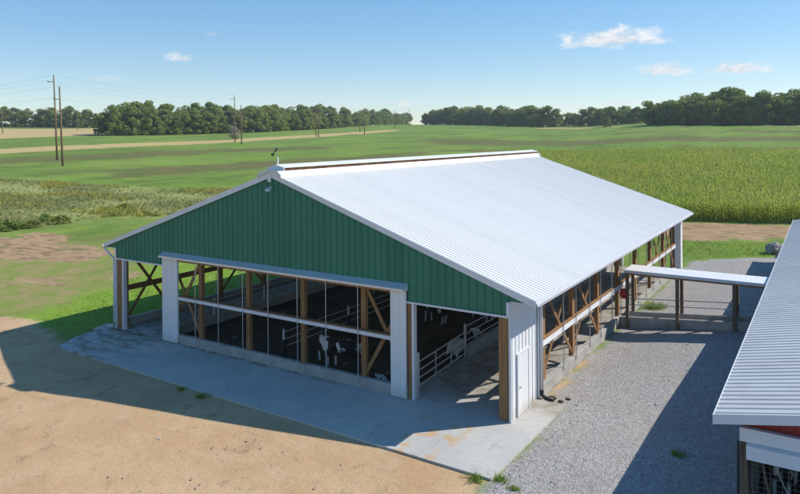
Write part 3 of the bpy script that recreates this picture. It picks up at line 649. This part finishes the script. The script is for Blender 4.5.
# ------------------------------------------------------------------ trees
def leaf_quads(P, N, size, flat=.35):
    n = len(P); N = N+rng.normal(0, .55, (n, 3)); N /= np.linalg.norm(N, axis=1)[:, None]+1e-9
    A = np.cross(N, rng.normal(0, 1, (n, 3))); A /= np.linalg.norm(A, axis=1)[:, None]+1e-9; B = np.cross(N, A)
    s = (size*rng.uniform(.6, 1.35, n))[:, None]; a = A*s; b = B*s*rng.uniform(.5, .9, n)[:, None]
    return np.stack([P-a*.5, P-b*.5+a*.1, P+a*.5, P+b*.5+a*.1], 1)
def crown_mesh(name, h, w, nl, per, leaf, mat, low=.12):
    PP, NN = [], []
    for i in range(nl):
        u = rng.uniform(0, 1); z = low*h+(h*.93-low*h)*u
        prof = (math.sin(math.pi*min(1, (.12+u*.88)))**.55 if u < .5 else math.cos((u-.5)*math.pi*.9)**.75)
        a = rng.uniform(0, 2*math.pi); r = w*.5*prof*math.sqrt(rng.uniform(.12, 1))
        c = np.array([r*math.cos(a), r*math.sin(a), z]); lr = w*rng.uniform(.12, .24)
        D = rng.normal(0, 1, (per, 3)); D /= np.linalg.norm(D, axis=1)[:, None]
        PP.append(c+D*lr*rng.uniform(.7, 1.08, per)[:, None]*np.array([1, 1, .8])); NN.append(D+np.array([0, 0, .25]))
    return quads(name, mat, leaf_quads(np.concatenate(PP), np.concatenate(NN), leaf))
def trunk_mesh(h, r):
    m = MB(); m.tube([(0, 0, -.6), (0.05, 0, h*.25), (-.1, .1, h*.5), (.05, .05, h*.8)], [r*1.3, r, r*.7, r*.25], 7)
    for a, z in ((.4, .3), (2.5, .4), (4.4, .48), (1.4, .55), (3.4, .62)): m.tube([(0, 0, h*z), (math.cos(a)*h*.12, math.sin(a)*h*.12, h*(z+.1)), (math.cos(a)*h*.2, math.sin(a)*h*.2, h*(z+.22))], [r*.5, r*.3, r*.1], 5)
    me = bpy.data.meshes.new('trunk'); me.from_pydata(m.v, [], m.f); me.update(); me.materials.append(M['trunk']); return me
CR = [crown_mesh('crown', 16+2*rng.uniform(-1, 1), 9.5+1.8*rng.uniform(-1, 1), int(rng.integers(20, 36)), 115, .85, 'foliage', .06) for i in range(11)]
TRK = trunk_mesh(15, .28)
def tree(x, y, sc, label, group, crowns=CR, name='broadleaf_tree', trunk=TRK, sx=1):
    e = empty(name, (x, y, tz(x, y)-.05), label, 'tree', group); e.rotation_euler = (0, 0, random.uniform(0, 6.28)); e.scale = (sc*sx, sc*sx, sc)
    for nm, me in (('trunk', trunk), ('crown', random.choice(crowns))):
        o = bpy.data.objects.new(nm, me); C.objects.link(o); o.parent = e
    return e
def wood(pa, da, pb, db, n, rows, gap, h, label, group, jit=2.2):
    x0, y0 = polar(pa, da); x1, y1 = polar(pb, db); ex, ey = x1-x0, y1-y0; l = math.hypot(ex, ey)
    nx_, ny_ = -ey/l, ex/l
    if nx_*(x0-29)+ny_*(y0+20) < 0: nx_, ny_ = -nx_, -ny_
    for r_ in range(rows):
        for i in range(n if r_ == 0 else max(1, int(n*.8))):
            f = (i+.5+.5*(r_ % 2)+random.uniform(-.3, .3))/(n if r_ == 0 else max(1, int(n*.8)))
            o = gap*r_+random.uniform(-jit, jit); hh = h(f) if callable(h) else h
            tree(x0+ex*f+nx_*o, y0+ey*f+ny_*o, hh*(1+.08*r_)*random.uniform(.74, 1.16)/16.5, label, group, sx=random.uniform(1.05, 1.45))
g1 = 'trees of the wood on the left horizon'; l1 = 'dense green broadleaf tree in the long wood on the left horizon'
wood(108, 392, 240, 435, 16, 3, 6, 15.5, l1, g1); wood(240, 435, 330, 540, 22, 2, 7, 16.2, l1, g1); wood(330, 540, 408, 900, 34, 1, 7, 15.5, l1, g1)
g2 = 'trees of the low wood at far left'; l2 = 'hazy broadleaf tree in the low wood at the far left edge'
wood(-45, 640, 108, 600, 20, 1, 7, 15, l2, g2); wood(-45, 660, 108, 615, 12, 1, 7, 15, l2, g2)
g3 = 'trees of the wood in the middle of the horizon'; l3 = 'dark round topped tree in the wood right of the horizon gap'
wood(424, 720, 470, 650, 14, 2, 6, lambda f: 14+4*f, l3, g3); wood(470, 650, 530, 560, 16, 2, 6, 15.5, l3, g3); wood(532, 540, 560, 530, 5, 1, 8, 14, l3, g3); wood(560, 560, 650, 470, 15, 2, 8, 11.5, l3, g3)
g4 = 'trees of the tall wood on the right horizon'; l4 = 'tall broadleaf tree in the nearer wood on the right horizon'
wood(648, 410, 715, 385, 10, 3, 7, lambda f: 12.5+2.5*f, l4, g4); wood(712, 382, 870, 372, 22, 3, 7, 14.5, l4, g4)
YC = [crown_mesh('crown', 6, 6, 16, 70, .6, 'yellow_foliage', .04)]; GC = [crown_mesh('crown', 6.6, 6, 22, 90, .45, 'grey_foliage', .1)]
TS = trunk_mesh(5, .14)
tree(*polar(607, 452), 1.1, 'small bright yellow green tree in front of the middle wood', None, YC, 'small_tree', TS)
tree(*polar(233.5, 330), .95, 'lone round grey green tree beside the utility poles in the field', None, GC, 'small_tree', TS)
SH = [crown_mesh('crown', 1.5, 2.2, 14, 60, .24, 'foliage', .02), crown_mesh('crown', 1.3, 2.0, 12, 60, .2, 'yellow_foliage', .02)]
def shrub(x, y, k_, sc, label):
    e = empty('shrub', (x, y, tz(x, y)), label, 'shrub'); e.scale = (sc*.75, sc*.75, sc*.55); e.rotation_euler = (0, 0, x)
    for nm, me in (('stem', TS_), ('foliage', SH[k_])):
        o = bpy.data.objects.new(nm, me); C.objects.link(o); o.parent = e
TS_ = trunk_mesh(1.1, .04)
def back(px, py):                        # ground point seen at a bearing and drop below the drone
    a = azp(px); s = math.cos(a-YAW); t_ = 20.
    hor = 136.06-(px-400)*.00762
    while t_ < 900:
        x = 29.3+t_*math.sin(a); y = -20+t_*math.cos(a)
        if CAM.z-(py-hor)/F*t_*s < tz(x, y): return x, y
        t_ += .1
    return x, y
for px, py, k_, sc, lab in ((5, 231, 0, 1.3, 'dark shrub at the left edge above the bare patch'), (17, 229, 0, .9, 'small dark shrub second from the left edge'), (32, 228, 1, 1.0, 'yellowish shrub right of the dark left shrubs'), (47, 222, 0, 1.0, 'dark green shrub left of the yellow weed clump'), (61, 224, 1, 1.2, 'wide yellow flowering shrub in the weeds'), (124, 209, 1, .9, 'yellow shrub by the barn roof edge in the weeds')):
    shrub(*back(px, py), k_, sc, lab)

# ------------------------------------------------------------------ corn and weeds (uncountable cover)
def scatter(poly, n, prob=None):
    p = np.array(poly); lo, hi = p.min(0), p.max(0); out = []
    while sum(map(len, out)) < n:
        q = rng.uniform(lo, hi, (n*2, 2)); q = q[inside(poly, q[:, 0], q[:, 1])]
        if prob is not None: q = q[rng.uniform(0, 1, len(q)) < prob(q)]
        out.append(q)
    return np.concatenate(out)[:n]
def blades(P, h, w, lean, seg=False):     # P (n,2); upright leaning quads
    n = len(P); z = ter(P[:, 0], P[:, 1]); B = np.column_stack([P, z-.02]); a = rng.uniform(0, 2*np.pi, n)
    A = np.column_stack([np.cos(a), np.sin(a), np.zeros(n)])*(w*rng.uniform(.6, 1.3, n)*.5)[:, None]
    hh = h*rng.uniform(.5, 1.3, n); b = rng.uniform(0, 2*np.pi, n); T = np.column_stack([np.cos(b)*hh*lean, np.sin(b)*hh*lean, hh])
    return np.stack([B-A, B+A, B+T+A*.35, B+T-A*.35], 1)
def stuff(name, mesh, label, cat):
    o = bpy.data.objects.new(name, mesh); C.objects.link(o); return tag(o, label, cat, kind='stuff')
def corn():
    p = np.array(CORN); lo, hi = p.min(0), p.max(0); ang = math.atan2(3, 10); R2 = np.array([[math.cos(ang), -math.sin(ang)], [math.sin(ang), math.cos(ang)]])
    u = np.arange(-160, 200, .26); v = np.arange(-60, 260, .8)
    U, V = np.meshgrid(u, v); G = np.stack([U.ravel(), V.ravel()], 1) @ R2.T+np.array([10, 55])
    G += rng.normal(0, .06, G.shape); G = G[inside(CORN, G[:, 0], G[:, 1])]
    d = np.hypot(G[:, 0]-29.3, G[:, 1]+20); a = np.arctan2(G[:, 0]-29.3, G[:, 1]+20)
    vis = (a < azp(830)) & (a > azp(490)); G, d = G[vis], d[vis]
    keep = rng.uniform(0, 1, len(G)) < np.clip(1.15-(d-78)/90, .4, 1); G, d = G[keep], d[keep]
    zz = ter(G[:, 0], G[:, 1]); H = rng.normal(2.15, .2, len(G)); Qs = []; mi = []
    for k_ in range(9):                 # leaves, arched in two quads
        sel = rng.uniform(0, 1, len(G)) < (1 if k_ > 3 else np.clip(1.6-(d-78)/25, 0, 1))
        g = G[sel]; n = len(g); h0 = H[sel]*(.18+.085*k_)+rng.normal(0, .05, n); az_ = (k_ % 2)*np.pi+rng.normal(.5, .7, n)
        ln = rng.uniform(.55, .85, n)*(1 if k_ < 7 else .75)*np.where(d[sel] > 110, 1.15, 1); D = np.column_stack([np.cos(az_), np.sin(az_), np.zeros(n)]); S = np.column_stack([-np.sin(az_), np.cos(az_), np.zeros(n)])
        w = .05*np.where(d[sel] > 110, 1.4, 1)[:, None]
        B = np.column_stack([g, zz[sel]+h0]); Mi = B+D*(ln*.5)[:, None]+np.array([0, 0, 1])*(ln*.38)[:, None]; Ti = B+D*ln[:, None]+np.array([0, 0, 1])*(ln*rng.uniform(-.15, .3, n))[:, None]
        Qs += [np.stack([B-S*w*.6, B+S*w*.6, Mi+S*w, Mi-S*w], 1), np.stack([Mi-S*w, Mi+S*w, Ti+S*.01, Ti-S*.01], 1)]; mi += [np.zeros(n), np.zeros(n)]
    n = len(G)
    for k_ in range(2):                 # stalk and tassel
        a_ = rng.uniform(0, np.pi, n); S = np.column_stack([np.cos(a_), np.sin(a_), np.zeros(n)])
        B = np.column_stack([G, zz]); T = B+np.array([0, 0, 1])*(H*1.0)[:, None]
        if k_ == 0: Qs.append(np.stack([B-S*.018, B+S*.018, T+S*.012, T-S*.012], 1)); mi.append(np.zeros(n))
        else:
            T2 = T+np.column_stack([rng.normal(0, .05, n), rng.normal(0, .05, n), rng.uniform(.18, .34, n)]); kq = rng.uniform(0, 1, n) < .5; Qs.append(np.stack([T-S*.03, T+S*.03, T2+S*.07, T2-S*.07], 1)[kq]); mi.append(np.ones(int(kq.sum())))
    return quads('cornfield', None, np.concatenate(Qs), np.concatenate(mi), ['corn', 'tassel'])
stuff('cornfield', corn(), 'tall green tasselled corn standing behind the barn', 'corn')
def wprob(q): return np.clip(.35+1.2*np.array([mnoise.noise(Vector((x*.09, y*.09, 2))) for x, y in q]), .08, 1)
def vis(q, a=-.9, b=.1): return np.ones(len(q))
WV = [(x, y) for x, y in WEEDS]; WVV = [(-135, 8), (-114.6, 40.6), (-100.3, 44.5), (-85, 47), (-72.5, 48.4), (-60.5, 51.1), (-52, 58), (-40, 48.5), (-34.3, 32.6), (-41, 27), (-40, 22.3), (-40.5, 16.6), (-44.5, 11), (-62, -5)]
stuff('tall_weeds', quads('tall_weeds', 'dry', blades(scatter(WVV, 26000, wprob), .34, .22, 1.1)), 'tall grey green weeds left of the barn', 'weeds')
stuff('flowering_weeds', quads('flowering_weeds', 'goldenrod', blades(scatter(WVV, 9000, lambda q: np.clip(np.array([mnoise.noise(Vector((x*.12, y*.12, 9)))-.12 for x, y in q])*4, 0, 1)), .42, .26, 1.0)), 'yellow flowering weeds scattered through the tall weeds', 'weeds')
LV = [(-5.6, -1.0), (-7.0, 1.1), (-8.6, 5.4), (-14, 14), (-18, 32), (0, 36), (-.3, 28), (-.4, .6), (-2.6, -1.0)]
stuff('lawn_grass', quads('lawn_grass', 'grass', np.concatenate([blades(scatter(LV, 26000), .06, .05, .8), blades(scatter([(6, 40), (20.5, 33.5), (26.5, 38.6), (40, 42), (40, 50), (19, 42.5), (6, 46)], 9000), .09, .06, .7)])), 'short green grass around the barn', 'grass')
# tufts of grass in the gravel and along the slab
for i, (x, y, s, lab) in enumerate(((21.4, 17.4, 1.0, 'bright grass tuft in the gravel behind the walkway'), (21.2, -3.72, .45, 'small green weed at the pointed corner of the concrete apron'), (21.8, -3.35, .4, 'small green weed just right of the apron corner'), (22.3, -3.6, .3, 'tiny green weed in the gravel edge near the apron'), (25.6, .6, .45, 'grass tuft in the shaded gravel beside the red barn'), (26.2, -2.2, .5, 'low weed in the shade near the red barn post'), (-.6, -1.0, .5, 'grass clump at the left end of the apron'), (10.3, -3.7, .4, 'grass clump at the middle of the apron front edge'), (9.1, -3.6, .3, 'small grass clump left of the middle of the apron edge'))):
    n = int(520*s*s+40); r_ = rng.normal(0, .22*s, (n, 2)); P = np.array([x, y])+r_*np.array([1.3, 1]); q = blades(P, .22*s+.03, .022, .7)
    o = bpy.data.objects.new('grass_tuft', quads('grass_tuft', 'grass', q-np.array([x, y, 0]))); C.objects.link(o); o.location = (x, y, .0); tag(o, lab, 'grass')

# ------------------------------------------------------------------ stones
def stone(x, y, sx, sy, sz, label, seed, mat='stone', name='boulder'):
    import bmesh
    bm = bmesh.new(); bmesh.ops.create_icosphere(bm, subdivisions=3, radius=1)
    for v_ in bm.verts:
        k_ = 1+.28*mnoise.noise(v_.co*1.3+Vector((seed, 0, 0)))+.1*mnoise.noise(v_.co*3.5+Vector((0, seed, 0))); v_.co = Vector((v_.co.x*sx, v_.co.y*sy, v_.co.z*sz))*k_
    me = bpy.data.meshes.new(name); bm.to_mesh(me); bm.free(); me.materials.append(M[mat])
    o = bpy.data.objects.new(name, me); C.objects.link(o); o.location = (x, y, tz(x, y)+sz*.55); return tag(o, label, 'stone')
stone(25.75, 39.2, .75, .6, .55, 'large pale boulder by the back corner of the red barn', 1)
stone(26.25, 37.2, .35, .3, .2, 'small pale stone in front of the large boulder', 2)
stone(26.75, 40.2, .55, .5, .5, 'dark boulder right of the pale boulder', 3, 'dark_metal'); stone(27.5, 40.7, .5, .5, .4, 'dark boulder tucked beside the red barn roof', 4, 'dark_metal')
for i, (x, y, k_) in enumerate(((21.05, 2.75, .1), (21.4, 2.6, .07), (21.55, 2.95, .06))):
    stone(x, y, k_*1.5, k_, k_*.6, ('dark clod of earth beside the black downspout outlet', 'small clod right of the outlet clod', 'smallest of the three clods by the outlet', 'clod on the gravel edge right of the apron', 'small clod on the sunlit dirt left of centre', 'clod on the sunlit dirt in front of the apron corner')[i], 11+i, 'clod', 'dirt_clod')
n = 0; P = []
pebble = bpy.data.meshes.new('pebbles'); vs, fs = [], []
for i in range(420):
    if i < 170: x, y = random.uniform(-4, 21), -random.triangular(3.9, 13, 6)
    elif i < 330: x, y = random.uniform(21.8, 25.5), random.uniform(-4, 12)
    else: x, y = random.uniform(20.9, 22.4), random.uniform(-4, 4)
    s = random.uniform(.015, .045)*(1.5 if random.random() < .08 else 1); z = tz(x, y); b_ = len(vs)
    for dx, dy, dz in ((1, 0, 0), (0, 1, 0), (-1, 0, 0), (0, -1, 0), (0, 0, .7)): vs.append((x+dx*s*random.uniform(.7, 1.4), y+dy*s*random.uniform(.7, 1.4), z+dz*s*random.uniform(.8, 1.3)-.01))
    fs += [(b_+a, b_+(a+1) % 4, b_+4) for a in range(4)]
pebble.from_pydata(vs, [], fs); pebble.materials.append(M['stone']); stuff('pebbles', pebble, 'small stones scattered over the dirt and gravel', 'stones')

# ------------------------------------------------------------------ utility poles and wires
def pole(x, y, h, lean, arms, label):
    z = tz(x, y); e = empty('utility_pole', (x, y, z), label, 'pole', 'poles of the power line')
    top = Vector((x+lean*h*math.cos(YAW), y-lean*h*math.sin(YAW), z+h)); base = Vector((x, y, z-.5))
    MB().tube([base, base.lerp(top, .5), top], [.26, .21, .16], 8).build('shaft', 'pole_wood', e, smooth=True)
    r = Vector((math.cos(YAW), -math.sin(YAW), 0)); at = []
    for f, l in arms:
        p = base.lerp(top, f); q = p-r*l; MB().beam(p, q, .14, .16).build('crossarm', 'pole_wood', e)
        MB().tube([q, q+Vector((0, 0, .3))], [.07, .1], 6).build('insulator', 'dark_metal', e); at.append(q+Vector((0, 0, .32)))
    MB().tube([top, top+Vector((0, 0, .25))], .07, 6).build('insulator', 'dark_metal', e)
    return [top+Vector((0, 0, .26))]+at
A = [(back(57, 160), 22, -.035, 'tallest utility pole standing in the left field'), (back(235, 142), 20, -.004, 'utility pole beside the lone round tree'), (back(316, 136.5), 16.5, 0, 'left pole of the pair in front of the middle of the left wood'), (back(360, 132.5), 14.5, 0, 'left pole of the pair near the end of the left wood'), (back(395, 128.5), 14, 0, 'distant pole at the end of the left wood'), (polar(409.5, 600), 16, 0, 'most distant pole standing in the horizon gap')]
B = [(back(62.5, 166.5), 18.3, -.035, 'shorter utility pole right of the tallest one'), (back(241.5, 144), 15.5, -.004, 'utility pole just right of the lone round tree'), (back(318.5, 137.5), 14, 0, 'right pole of the pair in front of the middle of the left wood'), (back(364.5, 134.5), 15, 0, 'right pole of the pair near the end of the left wood')]
Cc = [(back(2.5, 133.5), 13.5, 0, 'thin pole at the far left edge before the low wood'), (back(77.5, 130.5), 13.5, 0, 'thin pole before the low wood right of the tall poles')]
def run(lst, arms, name, labs):
    tops = [pole(x, y, h, ln, arms, lab) for (x, y), h, ln, lab in lst]
    (x0, y0), (x1, y1) = lst[0][0], lst[min(1, len(lst)-1)][0]
    for j, lab in enumerate(labs):
        pts = [t_[j] for t_ in tops]
        fx, fy = polar(-150, 300 if len(lst) > 2 else 520); first = Vector((fx, fy, tz(fx, fy)+(15, 14, 12.5)[j])); pts = [first]+pts
        m = MB()
        for p, q in zip(pts[:-1], pts[1:]):
            l = (q-p).length; sag = l*.012
            m.tube([p.lerp(q, i/14)-Vector((0, 0, sag*4*(i/14)*(1-i/14))) for i in range(15)], .013, 4, cap=False)
        tag(m.build('power_wire', 'wire'), lab, 'wire', 'wires of the power line')
run(A, ((.93, 1.6), (.62, 1.6)), 'a', ['wire along the tops of the taller row of poles', 'wire on the upper arms of the taller row of poles', 'wire on the lower arms of the taller row of poles'])
run(B, ((.85, 1.4),), 'b', ['wire along the tops of the shorter row of poles', 'wire on the arms of the shorter row of poles'])
run(Cc, (), 'c', ['wire between the thin poles before the low wood'])

# ------------------------------------------------------------------ haze
hz = MB().box(-800, 420, -60, 1000, -2, 70).build('haze', 'wire'); tag(hz, kind='stuff'); hz.data.materials.clear()
hm = bpy.data.materials.new('haze'); hm.use_nodes = True; hm.node_tree.nodes.remove(hm.node_tree.nodes['Principled BSDF'])
pv = hm.node_tree.nodes.new('ShaderNodeVolumePrincipled'); pv.inputs['Color'].default_value = (.80, .88, .97, 1); pv.inputs['Density'].default_value = .00017; pv.inputs['Anisotropy'].default_value = .2
hm.node_tree.links.new(pv.outputs[0], hm.node_tree.nodes['Material Output'].inputs['Volume']); hz.data.materials.append(hm)
# ------------------------------------------------------------------ sky, sun, camera
SUN = Vector((.85, .83, 1.0)).normalized()
w = bpy.data.worlds.new('World'); scene.world = w; w.use_nodes = True; nt = w.node_tree; N = nt.nodes; LK = nt.links
bg = N['Background']; sky = N.new('ShaderNodeTexSky'); sky.sky_type = 'NISHITA'; sky.sun_disc = False
sky.sun_elevation = math.asin(SUN.z); sky.sun_rotation = math.atan2(SUN.x, SUN.y); sky.altitude = 600; sky.air_density = 1.0; sky.dust_density = .1; sky.ozone_density = 3.0
def wm(op, a, b=None, clamp=False):
    x = N.new('ShaderNodeMath'); x.operation = op; x.use_clamp = clamp
    for i, v_ in enumerate((a, b)):
        if v_ is None: continue
        if hasattr(v_, 'is_output'): LK.new(v_, x.inputs[i])
        else: x.inputs[i].default_value = v_
    return x.outputs[0]
hs = N.new('ShaderNodeHueSaturation'); hs.inputs['Saturation'].default_value = 1.68; hs.inputs['Hue'].default_value = .503; hs.inputs['Value'].default_value = 1.56; gm = N.new('ShaderNodeGamma'); gm.inputs[1].default_value = .58; LK.new(sky.outputs[0], gm.inputs[0]); LK.new(gm.outputs[0], hs.inputs['Color'])
tc = N.new('ShaderNodeTexCoord'); sp_ = N.new('ShaderNodeSeparateXYZ'); LK.new(tc.outputs['Generated'], sp_.inputs[0])
AZ = wm('ARCTAN2', sp_.outputs[0], sp_.outputs[1]); ELV = wm('ARCSINE', sp_.outputs[2])
cv = N.new('ShaderNodeCombineXYZ'); LK.new(wm('MULTIPLY', AZ, 1.0), cv.inputs[0]); LK.new(wm('MULTIPLY', ELV, 1.7), cv.inputs[1])
def wn(scale, det=7, rg=.62, dist=.4):
    x = N.new('ShaderNodeTexNoise'); x.inputs['Scale'].default_value = scale; x.inputs['Detail'].default_value = det; x.inputs['Roughness'].default_value = rg; x.inputs['Distortion'].default_value = dist; LK.new(cv.outputs[0], x.inputs['Vector']); return x.outputs['Fac']
n1 = wn(26); n2 = wn(9, 4)
tot = None; lit = None
def celev(px, py):
    hor = 136.06-(px-400)*.00762; return math.atan((hor-py)/F*math.cos(azp(px)-YAW))
for px, py, hw, hh, dens in ((614, 41, 52, 15, 1.0), (650, 42, 30, 8, .6), (665, 71, 27, 10, .95), (736, 70, 32, 9, .95), (181, 59, 15, 7, .75), (212, 35, 9, 4, .3), (230, 91, 14, 5, .4), (400, 104, 26, 6, .45), (622, 103, 22, 6, .4), (560, 108, 50, 5, .3), (95, 118, 26, 6, .25), (105, 79, 22, 4, .2), (330, 107, 60, 4, .22)):
    u = wm('MULTIPLY', wm('SUBTRACT', AZ, azp(px)), F/hw); v_ = wm('MULTIPLY', wm('SUBTRACT', ELV, celev(px, py)), F/hh)
    v_ = wm('MAXIMUM', v_, wm('MULTIPLY', v_, -1.8))
    r2 = wm('SQRT', wm('ADD', wm('MULTIPLY', u, u), wm('MULTIPLY', v_, v_)))
    e = wm('ADD', wm('SUBTRACT', 1.0, r2), wm('MULTIPLY', wm('SUBTRACT', n1, .5), 2.2))
    x = N.new('ShaderNodeMapRange'); x.interpolation_type = 'SMOOTHSTEP'; LK.new(e, x.inputs['Value']); x.inputs['From Min'].default_value = .02; x.inputs['From Max'].default_value = .8; x.inputs['To Max'].default_value = dens
    tot = x.outputs[0] if tot is None else wm('MAXIMUM', tot, x.outputs[0])
cl = N.new('ShaderNodeMix'); cl.data_type = 'RGBA'; cr = N.new('ShaderNodeMapRange'); cr.inputs['From Min'].default_value = .36; cr.inputs['From Max'].default_value = .6; LK.new(n1, cr.inputs['Value']); LK.new(cr.outputs[0], cl.inputs['Factor']); cl.inputs[6].default_value = (3.5, 3.75, 4.1, 1); cl.inputs[7].default_value = (5.0, 5.0, 5.05, 1)
mx = N.new('ShaderNodeMix'); mx.data_type = 'RGBA'; LK.new(tot, mx.inputs['Factor']); LK.new(hs.outputs[0], mx.inputs[6]); LK.new(cl.outputs[2], mx.inputs[7])
LK.new(mx.outputs[2], bg.inputs['Color']); bg.inputs['Strength'].default_value = .145
sl = bpy.data.lights.new('sun', 'SUN'); sl.energy = 4.2; sl.angle = math.radians(.5); sl.color = (1, .945, .86)
so = bpy.data.objects.new('sun', sl); C.objects.link(so); so.rotation_euler = SUN.to_track_quat('Z', 'Y').to_euler(); so.location = (60, 60, 80)
cd = bpy.data.cameras.new('camera'); co = bpy.data.objects.new('camera', cd); C.objects.link(co); scene.camera = co
cd.sensor_fit = 'HORIZONTAL'; cd.sensor_width = 36; cd.lens = F/800*36; cd.shift_y = -110.935/800; cd.clip_end = 8000; cd.clip_start = .5
fw = Vector((math.sin(YAW), math.cos(YAW), 0)); r = Vector((math.cos(YAW), -math.sin(YAW), 0)); u = r.cross(fw)
r2 = r*math.cos(ROLL)+u*math.sin(ROLL); u2 = -r*math.sin(ROLL)+u*math.cos(ROLL)
co.matrix_world = Matrix(((r2.x, u2.x, -fw.x, CAM.x), (r2.y, u2.y, -fw.y, CAM.y), (r2.z, u2.z, -fw.z, CAM.z), (0, 0, 0, 1)))
vs_ = scene.view_settings; vs_.view_transform = 'Standard'; vs_.look = 'None'; vs_.exposure = .42; vs_.gamma = 1; vs_.use_curve_mapping = False
